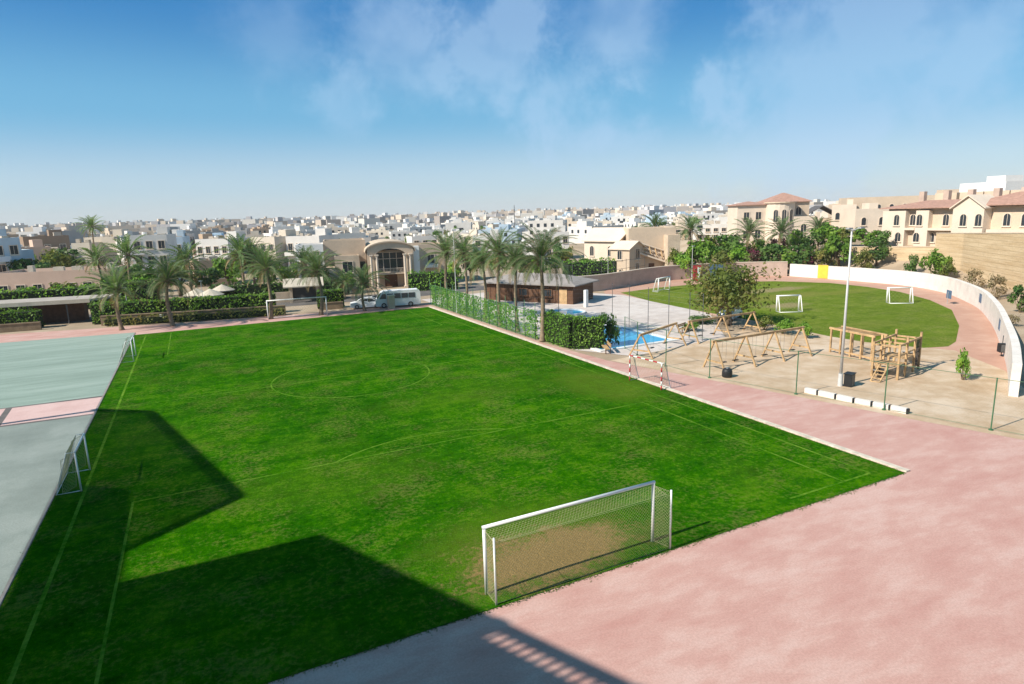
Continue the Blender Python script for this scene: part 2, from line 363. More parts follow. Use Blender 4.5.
sheet('sports_court', [(-60, 3), (-7.35, 14), (-7.35, 49.6), (-60, 50.6)], M['court_grey'], 3)
sheet('court_joint', [(-60, 49.8), (-7.36, 49.2), (-7.36, 55.4), (-60, 56.8)], M['asphalt'], 2)
sheet('court_stripe', [(-60, 51.0), (-12.9, 50.2), (-13.2, 54.9), (-60, 55.6)], M['court_pink'], 3)
sheet('court_stripe', [(-12.5, 50.1), (-7.35, 49.9), (-7.35, 54.6), (-12.8, 54.8)], M['court_pink'], 3)
sheet('pool_deck', [(30.6, 48.5), (33.4, 43.6), (46, 45.4), (55, 57), (57.5, 78), (54.5, 84), (49, 96), (30.6, 93)], M['deck'], 2)
sheet('playground_sand', [(35.0, 27.7), (36.5, 21.6), (38.1, 16.3), (40, 9), (47, 9), (46.5, 19.5), (53, 24.5), (57, 30.2), (54.5, 37.4), (55.4, 49), (46, 45.4), (33.4, 43.6), (30.7, 43.4), (33, 35)], M['sand'], 2)
ring = [(x - 0.2, y + 0.1) for x, y in WALL]
sheet('athletics_track', [(47.5, 21.6)] + ring[1:] + [(95.0, 84.4), (88.9, 88.9), (76.2, 91.0), (64, 88.2), (57.6, 83.0), (54.8, 78), (54.2, 60), (54.6, 49), (53.6, 37.2), (55.5, 30.8)], M['track2'], 1)
LAWN = [(58.8, 80.2), (56.4, 70), (55.5, 60.5), (55.2, 49.4), (54.1, 40), (54.3, 36.5), (56.0, 32.2), (58.2, 31.4), (60.8, 32.2), (69, 36.4), (78.5, 42.4), (84.5, 48.4), (89.4, 55.4), (91.6, 62), (92.0, 68.6), (88, 76), (81.7, 80.1), (74, 81.4), (67.3, 81.6)]
sheet('lawn', LAWN, M['lawn'], 3)
sheet('road', [(-60, 106), (29, 97), (47, 98.5), (46, 106), (29, 104.5), (-60, 114)], M['asphalt'], 1)
b = MB(); b.box((29.0, 50.7, 0.04), (0.28, 67.8, 0.10)); b.box((29.0, 50.7, 0.045), (0.01, 0.01, 0.01))
tag(b.build('kerb', M['kerb']), kind='structure')
b = MB(); b.box((-7.27, 50.3, 0.02), (0.10, 72.0, 0.05)); tag(b.build('kerb', M['roofgrey']), kind='structure')
# pitch markings -------------------------------------------------
b = MB(); LZ = 4 * LV
def ln(p, q, w=0.11):
    p = Vector((*p, LZ)); q = Vector((*q, LZ)); d = (q - p).normalized(); a = Vector((-d.y, d.x, 0)) * w / 2
    n = max(1, int((q - p).length / 3))
    for k in range(n):
        s, e_ = p + (q - p) * (k / n), p + (q - p) * ((k + 1) / n); b.face((s - a, e_ - a, e_ + a, s + a))
def arc(c, r, a0, a1, w=0.11, n=48):
    for k in range(n):
        t0, t1 = a0 + (a1 - a0) * k / n, a0 + (a1 - a0) * (k + 1) / n
        b.face([(c[0] + rr * math.cos(t), c[1] + rr * math.sin(t), LZ) for t, rr in ((t0, r - w / 2), (t0, r + w / 2), (t1, r + w / 2), (t1, r - w / 2))])
XL, XR, YN, YF = -6.0, 27.4, 17.6, 83.8
ln((XL, YN), (XL, YF), 0.15); ln((XR, YN), (XR, YF)); ln((XL, YF), (XR, YF)); ln((22.0, YN), (XR, YN))
ln((XL, 50.6), (XR, 50.6)); arc((10.4, 50.4), 6.2, 0, 2 * math.pi, n=72)
PY = 32.2
ln((-3.8, PY), (25.5, PY)); ln((-3.8, YN), (-3.8, PY)); ln((25.5, YN), (25.5, PY)); arc((10.4, 25.6), 8.3, R_(52.5), R_(127.5))
ln((-3.4, 69.2), (25.2, 69.2)); ln((-3.4, 69.2), (-3.4, YF)); ln((25.2, 69.2), (25.2, YF))
tag(b.build('pitch_markings', M['line']), kind='structure')

rnd = random.Random(9); gb = MB()
def tuft(x, y, h):
    for k in range(3):
        a = rnd.random() * 6.28; dx, dy = math.cos(a), math.sin(a); w = 0.012; lx, ly = rnd.gauss(0, h * 0.5), rnd.gauss(0, h * 0.5)
        gb.face([(x - dx * w, y - dy * w, 0.01), (x + dx * w, y + dy * w, 0.01), (x + lx, y + ly, h)])
for k in range(8000):
    s_ = rnd.random()
    if s_ < 0.45: x = rnd.uniform(-7, 28.8); y = 16.8 - abs(rnd.gauss(0, 0.10)) * (0.6 + 0.6 * math.sin(x * 2.1) ** 2) + 0.05
    elif s_ < 0.75: y = rnd.uniform(16.8, 60); x = 28.86 + rnd.gauss(0, 0.10) - 0.05
    else: y = rnd.uniform(16.8, 70); x = -7.15 + rnd.gauss(0, 0.07)
    tuft(x, y, rnd.uniform(0.02, 0.06))
M['blade'] = m_leaf('grass_blade', (0.02, 0.09, 0.003), (0.04, 0.14, 0.005), (0.09, 0.17, 0.01), 0.3, 0.5)
tag(gb.build('grass', M['blade']), 'ragged grass tufts along the pitch edges', 'grass', kind='stuff')
# ------------------------------------------------------------------ swimming pool
def pool():
    t = thing('swimming_pool', 'rectangular swimming pool of bright blue water behind the clipped hedge', 'pool', (0, 0, 0))
    x0, x1, y0, y1 = 32.4, 40.7, 47.0, 57.2
    b = MB(); w = 0.45
    for c, d in ((((x0 + x1) / 2, y0 - w / 2, 0.06), (x1 - x0 + 2 * w, w, 0.12)), (((x0 + x1) / 2, y1 + w / 2, 0.06), (x1 - x0 + 2 * w, w, 0.12)),
                 ((x0 - w / 2, (y0 + y1) / 2, 0.06), (w, y1 - y0, 0.12)), ((x1 + w / 2, (y0 + y1) / 2, 0.06), (w, y1 - y0, 0.12))): b.box(c, d)
    b.build('coping', M['white'], t)
    b = MB(); b.face([(x0, y0, 0.04), (x1, y0, 0.04), (x1, y1, 0.04), (x0, y1, 0.04)]); b.build('water', M['water'], t)
    for s in (0, 1):
        b = MB(); px = x1 - 1.2 + s * 0.5
        b.pipe([(px, y1 + 0.5, 0.1), (px, y1 + 0.5, 0.7), (px, y1 + 0.3, 0.9), (px, y1, 0.8), (px, y1 - 0.2, 0.05)], 0.025, 6); b.build('handrail', M['metal'], t)
pool()
t = thing('paddling_pool', 'small pale blue paddling pool beside the brown hut', 'pool', (0, 0, 0))
c = at(566, 313)
b = MB(); 
for a in range(24):
    t0, t1 = a * math.pi / 12, (a + 1) * math.pi / 12
    q = [(c.x + r * math.cos(tt), c.y + r * math.sin(tt)) for tt, r in ((t0, 2.2), (t0, 2.5), (t1, 2.5), (t1, 2.2))]
    b.prism(q, 0.0, 0.2)
b.build('rim', M['white'], t)
b = MB(); b.face([(c.x + 2.2 * math.cos(a * math.pi / 12), c.y + 2.2 * math.sin(a * math.pi / 12), 0.1) for a in range(24)]); b.build('water', M['water'], t)

# ------------------------------------------------------------------ goals
def net_grid(b, O, U, V, nu, nv, sag=0.0, th=0.010, diag=True):
    """cord net spanned by U and V from O"""
    O, U, V = Vector(O), Vector(U), Vector(V); N = U.cross(V).normalized()
    def P(s, t): return O + U * s + V * t + N * (sag * math.sin(math.pi * t) * (0.7 + 0.3 * math.sin(9 * s)))
    for k in range(-nv, nu + 1):
        for sgn in (1, -1):
            pts = []
            for j in range(nv + 1):
                s = (k + j) / nu if sgn == 1 else (nu - k - j) / nu
                if -1e-6 <= s <= 1 + 1e-6: pts.append(P(s, j / nv))
            for p, q in zip(pts, pts[1:]): b.tube(p, q, th / 2, n=3, caps=False)
    for e0, e1 in (((0, 0), (1, 0)), ((0, 1), (1, 1)), ((0, 0), (0, 1)), ((1, 0), (1, 1))):
        n = nu if e0[1] == e1[1] else nv
        for j in range(n):
            a, c = j / n, (j + 1) / n
            b.tube(P(e0[0] + (e1[0] - e0[0]) * a, e0[1] + (e1[1] - e0[1]) * a), P(e0[0] + (e1[0] - e0[0]) * c, e0[1] + (e1[1] - e0[1]) * c), th * 0.8, n=3, caps=False)

def big_goal():
    t = thing('football_goal', 'full size white football goal with sagging net over worn turf at near end', 'goal', (11.0, 17.65, 0))
    X0, X1, h, r = -3.5, 3.5, 2.44, 0.06
    for x in (X0, X1):
        b = MB(); b.tube((x, 0, 0.0), (x, 0, h), r, n=16); b.build('goal_post', M['white'], t, True)
    b = MB(); b.tube((X0 - r, 0, h), (X1 + r, 0, h), r, n=16); b.build('crossbar', M['white'], t, True)
    for x, y in ((X0 + 0.02, -0.72), (X1 + 0.20, -0.78)):
        b = MB(); b.tube((x, y, 0.0), (x, y, h - 0.05), 0.035, n=12); b.build('net_post', M['white'], t, True)
    b = MB()
    bl, br = Vector((X0 + 0.02, -0.72, 0)), Vector((X1 + 0.2, -0.78, 0))
    net_grid(b, bl + Vector((0, 0, 2.2)), br - bl, (0, 0.05, -2.18), 58, 18, -0.10, 0.006)
    net_grid(b, (X0, -0.04, h - 0.08), (X1 - X0, 0, 0), (0.05, -0.66, -0.14), 58, 5, 0.04, 0.006)
    net_grid(b, (X0, -0.04, h - 0.1), (0.02, -0.68, -0.06), (0, 0, -2.25), 6, 18, 0.02, 0.006)
    net_grid(b, (X1, -0.04, h - 0.12), (0.2, -0.74, 0.0), (0, 0, -2.25), 6, 18, 0.05, 0.006)
    b.build('net', M['net'], t)
big_goal()
def goal(label, x, y, rz, w, h, d, post_mat, r=0.05, cell=0.3, net=True, stripes=False, group=None, netmat=None, back=True):
    t = thing('football_goal', label, 'goal', (x, y, 0), rz, group)
    for sx in (-w / 2, w / 2):
        b = MB()
        if stripes:
            n = 6
            for k in range(n): b.tube((sx, 0, h * k / n), (sx, 0, h * (k + 1) / n), r, n=10, m=k % 2)
        else: b.tube((sx, 0, 0), (sx, 0, h), r, n=12)
        b.build('goal_post', [post_mat, M['white']] if stripes else post_mat, t, True)
    b = MB()
    if stripes:
        n = 8
        for k in range(n): b.tube((-w / 2 + w * k / n, 0, h), (-w / 2 + w * (k + 1) / n, 0, h), r, n=10, m=k % 2)
    else: b.tube((-w / 2 - r, 0, h), (w / 2 + r, 0, h), r, n=12)
    b.build('crossbar', [post_mat, M['white']] if stripes else post_mat, t, True)
    if back:
        for sx in (-w / 2, w / 2):
            b = MB(); b.pipe([(sx, 0, h), (sx, d * 0.35, h), (sx, d, 0.04), (sx, 0.0, 0.04)], r * 0.6, 8); b.build('side_stay', M['white'], t, True)
        b = MB(); b.tube((-w / 2, d, 0.04), (w / 2, d, 0.04), r * 0.6, n=8); b.build('ground_bar', M['white'], t, True)
    if net:
        b = MB(); net_grid(b, (-w / 2, d * 0.35, h), (w, 0, 0), (0, d * 0.65, -h + 0.05), int(w / cell), int(h / cell), 0.03, 0.012)
        for sx in (-w / 2, w / 2): net_grid(b, (sx, 0.0, h), (0, d * 0.6, -0.3), (0, d * 0.15, -h + 0.32), max(2, int(d / cell)), int(h / cell), 0.0, 0.012)
        b.build('net', netmat or M['net'], t)
    return t
goal('full size white goal frame at far end of the pitch', 11.45, 86.6, 0.1 - 0.2, 7.4, 2.44, 1.2, M['white'], 0.075, 0.35, net=True)
goal('small white training goal across the pitch edge beside grey court, nearest the shadow', -6.15, 36.45, math.pi / 2, 3.0, 2.0, 1.0, M['white'], 0.04, 0.2)
goal('small white training goal at far corner of the grey court', -6.15, 69.2, math.pi / 2, 3.0, 2.0, 1.2, M['white'], 0.045, 0.25)
goal('small red and white striped goal on right edge of the pitch', 28.3, 35.55, -math.pi / 2 + 0.08, 3.3, 1.95, 0.9, M['red'], 0.05, 0.25, stripes=True)
p = at(793, 312); goal('small white goal on the back lawn beside the round tree', p.x, p.y + 0.8, 2.7, 2.7, 1.9, 1.0, M['white'], 0.09, 0.4)
p = at(902, 303); goal('small white goal on the back lawn near the white curved wall', p.x, p.y + 0.5, 2.5, 2.7, 1.9, 1.0, M['white'], 0.09, 0.4)
p = at(664, 291); goal('small white goal in far corner of lawn by the pink wall', p.x, p.y, 0.35, 3.4, 2.1, 1.0, M['white'], 0.1, 0.4)

# ------------------------------------------------------------------ plants
def palm_meshes(seed, nfr=46, Lf=3.3, droop=1.0, lw=0.075, step=0.13):
    rnd = random.Random(seed); b = MB()
    for k in range(nfr):
        az = k * 2.39996 + rnd.uniform(-0.25, 0.25); u = (k + 0.5) / nfr
        el = R_(86 - 104 * u ** 1.05 + rnd.uniform(-9, 9)); L = Lf * (0.78 + 0.3 * math.sin(math.pi * min(1, u * 1.15)) + rnd.uniform(-0.08, 0.1))
        dead = u > 0.9
        d = Vector((math.cos(az), math.sin(az), 0)); side = Vector((-d.y, d.x, 0))
        p = d * 0.12 + Vector((0, 0, -0.25 * u)); n = int(L / step); pts = []
        for i in range(n + 1):
            s = i / n; e = el - droop * (0.95 * s + 0.55 * s * s) * (0.75 + 0.4 * math.cos(el))
            pts.append((p.copy(), e)); p = p + (d * math.cos(e) + Vector((0, 0, math.sin(e)))) * (L / n)
        m = 1 if dead else 0
        tw = rnd.uniform(-0.3, 0.3)
        for i in range(0, n, 3):
            q = pts[min(i + 3, n)][0]; b.bar(pts[i][0], q, 0.05 * (1 - 0.7 * i / n), 0.035 * (1 - 0.6 * i / n), 2)
        for i in range(2, n + 1):
            s = i / n; c, e = pts[i]; tdir = d * math.cos(e) + Vector((0, 0, math.sin(e))); nrm = -d * math.sin(e) + Vector((0, 0, math.cos(e)))
            ll = 0.62 * math.sin(math.pi * (0.12 + 0.82 * s)) ** 0.7 * rnd.uniform(0.8, 1.1)
            for sg in (-1, 1):
                ld = (tdir * 0.75 + side * sg * 0.85 + nrm * (0.35 + tw * sg)).normalized()
                tip = c + ld * ll + Vector((0, 0, -0.16 * ll)); mid = c + ld * ll * 0.5 + Vector((0, 0, 0.02))
                w = tdir * lw * 0.5
                b.face((c - w * 0.6, mid - w, tip, mid + w, c + w * 0.6), m)
    # boss of cut leaf bases under the crown
    for k in range(26):
        a = k * 2.4; z = -0.2 - 0.05 * (k % 13)
        b.bar((0.14 * math.cos(a), 0.14 * math.sin(a), z - 0.1), (0.38 * math.cos(a), 0.38 * math.sin(a), z + 0.25), 0.11, 0.05, 2)
    return b.mesh('palm_crown', [M['leaf_palm'], M['leaf_dead'], M['bark']])
def trunk_mesh(seed, h=6.0, r0=0.26, r1=0.17):
    rnd = random.Random(seed); b = MB(); pts = []; rad = []; bx, by = rnd.uniform(-0.25, 0.25), rnd.uniform(-0.25, 0.25)
    n = 44
    for i in range(n + 1):
        s = i / n; q = 1 - (1 - s) ** 2 if False else s
        pts.append((bx * math.sin(math.pi * q), by * math.sin(math.pi * q), h * s)); rad.append((r0 + (r1 - r0) * s + (0.10 * (1 - s * 9) if s < 0.11 else 0)) * (1.0 if i % 2 else 0.88))
    b.pipe(pts, rad, 10); return b.mesh('palm_trunk', [M['bark']], True)
CROWNS = [palm_meshes(s, nfr=n, Lf=L, droop=d) for s, n, L, d in ((1, 50, 4.0, 0.72), (2, 54, 4.2, 0.85), (3, 46, 3.9, 0.65))]
FARCROWNS = [palm_meshes(s, nfr=40, Lf=3.9, droop=0.75, lw=0.24, step=0.3) for s in (5, 6)]
TRUNKS = [trunk_mesh(s) for s in (1, 2)]
pk = [0]
def palm(label, x, y, h, sc=1.0, z=0.0, group=None, fine=True, rz=None):
    k = pk[0]; pk[0] += 1
    t = thing('palm_tree', label, 'palm tree', (x, y, z), rz if rz is not None else k * 1.7, group)
    tr = link('trunk', TRUNKS[k % 2], t); tr.scale = (sc, sc, h / 6.0)
    cr = link('crown', (CROWNS if fine else FARCROWNS)[k % (3 if fine else 2)], t); cr.location = (0, 0, h + 0.15); cr.scale = (sc, sc, sc); cr.rotation_euler = (random.uniform(-0.1, 0.1), random.uniform(-0.1, 0.1), k)
    return t
def top_z(x, y, v):
    """height over (x, y) that shows at picture row v"""
    lo, hi = -5, 40
    for _ in range(40):
        m = (lo + hi) / 2; c = ROT.transposed() @ Vector((x, y, m - H))
        if 342 + F * c.y / c.z > v: lo = m
        else: hi = m
    return lo
G1, G2, G3 = 'date palms along the far end of the pitch', 'date palms in the row along the ivy fence', 'date palms among the town gardens'
for u, vb, vc, sc, lab in (
    (122, 330, 287, 1.0, 'young date palm with sparse crown at the far corner of the grey court'),
    (173, 326, 277, 1.05, 'date palm behind far end line, left of the far goal and nearest the court palm'),
    (271, 319, 266, 1.0, 'date palm rising right behind the left post of the far goal'),
    (321, 315, 268, 1.05, 'date palm rising behind the right post of the far goal'),
    (365, 311, 281, 0.85, 'shorter date palm in front of the white parked car')):
    p = at(u, vb); palm(lab, p.x, p.y, top_z(p.x, p.y, vc + 4), sc, group=G1)
for u, vb, vc, sc, lab in (
    (446, 309, 253, 1.0, 'date palm at the far end of the ivy fence row, farthest from the pool'),
    (463, 312, 252, 0.85, 'second date palm from the far end of the ivy fence row'),
    (481, 320, 262, 0.85, 'third date palm from the far end of the ivy fence row'),
    (497, 327, 252, 0.9, 'date palm in the middle of ivy fence row, third from its near end'),
    (514, 332, 262, 0.82, 'date palm next to the nearest one in the ivy fence row'),
    (538, 342, 258, 1.0, 'date palm with the tallest clear trunk, nearest in the row, beside the clipped hedge')):
    p = at(u, vb); palm(lab, p.x + 0.5, p.y, top_z(p.x, p.y, vc + 2), sc, group=G2)
for u, vc, d, sc, lab in (
    (97, 261, 128, 0.9, 'slim date palm in front of low tan compound wall'),
    (128, 256, 122, 1.1, 'taller date palm behind the carport roof'),
    (92, 228, 175, 0.9, 'tall thin palm rising in front of the cream blank house'),
    (187, 262, 118, 1.05, 'date palm behind the straw umbrellas, left of the garden cluster'),
    (240, 255, 116, 1.1, 'leftmost date palm of the garden cluster behind the long hedge'),
    (252, 258, 118, 1.1, 'middle date palm of the garden cluster behind the long hedge'),
    (262, 266, 113, 0.95, 'lower rightmost date palm of the garden cluster behind the long hedge'),
    (305, 266, 113, 1.05, 'date palm beside the pale gatehouse roof'),
    (344, 283, 104, 0.7, 'small palm beside the entrance of the arched villa'),
    (655, 228, 140, 1.0, 'bushy date palm above the flat wall of the cream villa'),
    (690, 231, 142, 1.05, 'date palm right of the cream villa among garden trees'),
    (749, 234, 136, 1.05, 'left date palm in front of the red roofed villa'),
    (781, 234, 136, 1.05, 'right date palm in front of the red roofed villa'),
    (818, 230, 142, 0.9, 'date palm in front of the dark roofed house')):
    p = far(u, vc, d); z = zt(p.x, p.y); h = top_z(p.x, p.y, vc) - z
    palm(lab, p.x, p.y, max(2.5, h), sc, z, group=G3, fine=False)

def crown_mesh(seed, rx=3.0, rz=2.4, n=1500, size=0.4, clumps=14, mats=None):
    rnd = random.Random(seed); b = MB(); cl = []
    for k in range(clumps):
        a = rnd.random() * 6.283; r = rnd.random() ** 0.6 * 0.72; z = rnd.uniform(-0.55, 0.75)
        rr = r * math.sqrt(max(0.1, 1 - (z * 0.9) ** 2))
        cl.append((Vector((rr * rx * math.cos(a), rr * rx * math.sin(a), z * rz)), rnd.uniform(0.24, 0.46) * rx))
    for i in range(n):
        c, r = cl[i % clumps]
        d = Vector((rnd.gauss(0, 1), rnd.gauss(0, 1), rnd.gauss(0, 1))).normalized() * (r * rnd.random() ** 0.38)
        d.z *= 0.75; b.leaf(c + d, size * rnd.uniform(0.6, 1.35), rnd, 0, 0.5, out=(d.normalized() + c.normalized() * 0.5) * 1.3)
    return b.mesh('tree_crown', mats), cl
def tree_trunk(seed, h, r, cl, base):
    rnd = random.Random(seed); b = MB(); top = Vector((rnd.uniform(-0.2, 0.2), rnd.uniform(-0.2, 0.2), h))
    b.pipe([(0, 0, 0), (top.x * 0.3, top.y * 0.3, h * 0.35), (top.x * 0.7, top.y * 0.7, h * 0.75), top], [r * 1.25, r, r * 0.85, r * 0.7], 9)
    for c, rr in cl[:8]:
        q = c + Vector((0, 0, base)); m = (top * 0.55 + q * 0.45) + Vector((0, 0, -0.2)); b.pipe([top * 0.93, m, q], [r * 0.5, r * 0.32, r * 0.12], 6)
    return b.mesh('tree_trunk', [M['bark2']], True)
def tree_kind(seed, leafmat, rx, rz, n, size, clumps, h):
    cm, cl = crown_mesh(seed, rx, rz, n, size, clumps, [leafmat]); base = h + rz * 0.62
    return cm, tree_trunk(seed, h, 0.06 * rx + 0.05, cl, base), base
KINDS = {}
for nm, lm, n, size in (('green', 'leaf_hedge', 900, 0.5), ('dark', 'leaf_dark', 900, 0.5), ('olive', 'leaf_olive', 800, 0.45), ('dry', 'leaf_dry', 620, 0.36), ('red', 'leaf_red', 800, 0.4)):
    for v in (0, 1): KINDS[nm, v] = tree_kind(hash_ := (31 * len(nm) + 7 * v + ord(nm[0])), M[lm], 2.5, 1.9, n, size, 13, 1.5)
KINDS['big', 0] = tree_kind(77, M['leaf_olive'], 4.3, 2.1, 3900, 0.33, 34, 1.7)
def tree(label, kind, x, y, w, h, z=None, cat='tree', group=None, name=None, v=None):
    """w: crown width, h: total height"""
    v = (int(x * 7) % 2 if v is None else v) if (kind, 1) in KINDS else 0
    cm, tm, base = KINDS[kind, v]; z = zt(x, y) if z is None else z
    t = thing(name or 'tree', label, cat, (x, y, z), (x * 1.37 + y) % 6.28, group)
    rx, rz = (4.3, 2.1) if kind == 'big' else (2.5, 1.9); tot = base + rz * 0.95; s = (w / (2 * rx), w / (2 * rx), h / tot)
    tr = link('trunk', tm, t); tr.scale = s
    cr = link('crown', cm, t); cr.scale = s; cr.location = (0, 0, base * s[2])
    return t
tree('broad round tree with olive brown crown shading the edge of the back lawn', 'big', 51.0, 50.1, 10.6, 6.3)
def bush(label, kind, x, y, w, h, z=None, group=None, v=0):
    cm, tm, base = KINDS[kind, v]; z = zt(x, y) if z is None else z
    t = thing('shrub', label, 'shrub', (x, y, z), (x + y) % 6.28, group); s = (w / 5.0, w / 5.0, h / 3.6)
    cr = link('foliage', cm, t); cr.scale = s; cr.location = (0, 0, h * 0.47)
    b = MB()
    for k in range(5):
        a = k * 1.26; b.tube((0.05 * math.cos(a), 0.05 * math.sin(a), 0), (0.28 * w * math.cos(a), 0.28 * w * math.sin(a), h * 0.6), 0.04, 0.015, 5)
    b.build('stem', M['bark2'], t); return t

def hedge(label, path, th, h, leaf, dens, size, core=True, z=0.0, group=None, name='hedge', rough=0.12):
    rnd = random.Random(len(label) * 13 + int(h * 10)); t = thing(name, label, 'hedge', (path[0][0], path[0][1], z), 0, group)
    O = Vector((path[0][0], path[0][1], 0)); P = [Vector((*p, 0)) - O for p in path]
    b = MB(); lf = MB()
    for p, q in zip(P, P[1:]):
        d = (q - p); L = d.length; d.normalize(); n = Vector((-d.y, d.x, 0)); w = th / 2 - 0.1
        if core: b.bar(p + Vector((0, 0, h / 2 - 0.03)) - d * w * 0.2, q + Vector((0, 0, h / 2 - 0.03)) + d * w * 0.2, 2 * w, h - 0.2)
        A = L * h * 2 + L * th + 2 * h * th
        for k in range(int(A * dens)):
            r = rnd.random() * A
            if r < 2 * L * h:
                sg = -1 if r < L * h else 1; nn = n * sg; c = p + d * rnd.random() * L + n * sg * th / 2 + Vector((0, 0, rnd.random() * h))
            elif r < 2 * L * h + L * th: nn = Vector((0, 0, 1)); c = p + d * rnd.random() * L + n * rnd.uniform(-th / 2, th / 2) + Vector((0, 0, h))
            else: e_ = rnd.random() < 0.5; nn = -d if e_ else d; c = (p if e_ else q + d * 0.1) + n * rnd.uniform(-th / 2, th / 2) + Vector((0, 0, rnd.random() * h))
            wob = math.sin(c.x * 1.7 + c.y * 0.9) * rough * 0.7 + math.sin(c.x * 4.1 - c.y * 3.3 + c.z * 2) * rough * 0.5
            c = c + Vector((rnd.gauss(0, 1) * rough * 0.5, rnd.gauss(0, 1) * rough * 0.5, rnd.gauss(0, 1) * rough * 0.5 + (wob if c.z > h * 0.7 else 0))) + n * wob * 0.4
            lf.leaf(c, size * rnd.uniform(0.7, 1.3), rnd, 0, 0.4, 0.65, nn * 1.4)
    if core: b.build('twig_core', M['hedge_core'], t)
    lf.build('foliage', leaf, t); return t
GH = 'clipped hedges around the school grounds'
hedge('bright clipped hedge screening the pool beside the nearest palm', [(30.9, 54.6), (30.9, 49.4), (33.2, 48.1)], 1.3, 2.9, M['leaf_ivy'], 55, 0.2, group=GH)
bush('dark dense shrub ending the clipped hedge by the pool', 'dark', 34.0, 48.4, 2.6, 3.3)
LH = [(-24, 99.5), (-14.7, 98.4), (-0.5, 94.6), (8.3, 92.6)]
hedge('long clipped hedge above the brown wall behind the far goal', [(-12.5, 97.9), (-0.5, 95.0), (9.3, 93.0)], 1.6, 2.7, M['leaf_hedge'], 22, 0.32, group=GH)
hedge('clipped hedge between the carport post and the left frame edge', [(-34, 101.0), (-18.6, 98.9)], 1.6, 2.3, M['leaf_hedge'], 16, 0.34, group=GH)
hedge('short clipped hedge between the gatehouse and the white car', [(15.2, 93.0), (18.6, 92.6)], 1.5, 2.6, M['leaf_hedge'], 22, 0.32, group=GH)
p, q = at(0, 296), at(72, 293); hedge('tall dark hedge along the road behind the carport roof', [(-46, 118), (-14, 117.5)], 2.0, 3.4, M['leaf_hedge'], 12, 0.42, group=GH, rough=0.3)
hedge('bright green hedge behind the carport beside the tan compound', [(-13, 117.5), (-6, 117)], 2.4, 4.0, M['leaf_ivy'], 14, 0.4, group=GH, rough=0.35)
hedge('dark garden hedge in front of the low garden roofs', [(2, 112), (22, 108.5)], 2.0, 2.6, M['leaf_dark'], 12, 0.42, group=GH, rough=0.3)
hedge('rounded hedge right of the white minibus below the tan villa wing', [(33.0, 106), (40.5, 103)], 2.2, 3.0, M['leaf_ivy'], 16, 0.36, group=GH, rough=0.3)
p, q = at(567, 281), at(612, 278)
hedge('bright garden hedge in front of the cream gabled villa', [(p.x, p.y), (q.x, q.y)], 3.0, 3.4, M['leaf_ivy'], 12, 0.42, group=GH, rough=0.35)

# ivy fence along the right touchline
def ivy_fence():
    t = thing('fence', 'green chain link fence grown over with ivy below the palm row', 'fence', (29.9, 55, 0)); L = 31.5; h = 2.9
    b = MB()
    for y in [k * 2.25 for k in range(15)]:
        o = MB(); o.tube((0, y, 0), (0, y, h + 0.9), 0.035, n=8); o.build('post', M['green_metal'], t, True)
    o = MB(); o.tube((0, 0, h), (0, L, h), 0.025, n=6); o.tube((0, 0, 0.15), (0, L, 0.15), 0.025, n=6); o.build('rail', M['green_metal'], t)
    o = MB()
    for k in range(int(L / 0.28)): o.tube((0.03, k * 0.28, 0.1), (0.03, k * 0.28, h), 0.011, n=3, caps=False)
    for k in range(10): o.tube((0.03, 0, 0.1 + k * 0.28), (0.03, L, 0.1 + k * 0.28), 0.011, n=3, caps=False)
    o.build('wire_mesh', M['green_net'], t)
    rnd = random.Random(4); lf = MB()
    for k in range(7000):
        y = rnd.random() * L; z = rnd.random() ** 0.85 * h
        cov = 0.55 + 0.45 * math.sin(y * 0.9 + 1.2) * math.sin(y * 0.37) + (0.25 if y > 14 else 0)
        if rnd.random() > cov * (1.25 - 0.12 * z): continue
        lf.leaf((0.12 + abs(rnd.gauss(0, 0.14)), y, z), 0.29 * rnd.uniform(0.6, 1.4), rnd, 0, 0.3, 0.6, (-1.4, 0, 0))
    lf.build('ivy', M['leaf_ivy'], t)
ivy_fence()
# ------------------------------------------------------------------ fence of green posts along the playground
def pole_fence():
    t = thing('fence', 'see-through chain link fence on slim green posts along the pink walkway', 'fence', (0, 0, 0))
    pts = [Vector((*p, 0)) for p in ((34.7, 46.6), (33.9, 43.7), (33.3, 39.2), (33.6, 34.6), (35.3, 28.3), (36.9, 23.2), (38.3, 18.0), (39.6, 13.0), (41.2, 7.0))]; h = 3.0
    for p in pts:
        o = MB(); o.tube(p, p + Vector((0, 0, h)), 0.035, n=8); o.tube(p, p + Vector((0, 0, 0.06)), 0.12, n=8); o.build('post', M['green_metal'], t)
    o = MB()
    for p, q in zip(pts, pts[1:]):
        o.tube(p + Vector((0, 0, h - 0.03)), q + Vector((0, 0, h - 0.03)), 0.016, n=5, caps=False); o.tube(p + Vector((0, 0, 0.1)), q + Vector((0, 0, 0.1)), 0.012, n=5, caps=False); net_grid(o, p + Vector((0, 0, 0.1)), q - p, (0, 0, h - 0.13), max(2, int((q - p).length / 0.16)), 18, 0, 0.0016)
    o.build('wire_mesh', M['green_metal'], t)
pole_fence()
def net_fence():
    t = thing('fence', 'tall ball stop net on thin poles around the pool deck', 'fence', (0, 0, 0))
    pts = [Vector((*p, 0)) for p in ((31.2, 60.0), (36.5, 61.5), (41.8, 58.5), (41.9, 55.5), (42.1, 52.5), (42.3, 49.5), (42.6, 46.8), (42.8, 45.2))]; h = 4.6
    for p in pts:
        o = MB(); o.tube(p, p + Vector((0, 0, h)), 0.03, n=8); o.build('post', M['darkpole'], t)
    o = MB()
    for p, q in zip(pts, pts[1:]):
        for k in range(10): o.tube(p + Vector((0, 0, 0.1 + k * 0.48)), q + Vector((0, 0, 0.1 + k * 0.48)), 0.003, n=4, caps=False)
    o.build('net', M['metal'], t)
net_fence()

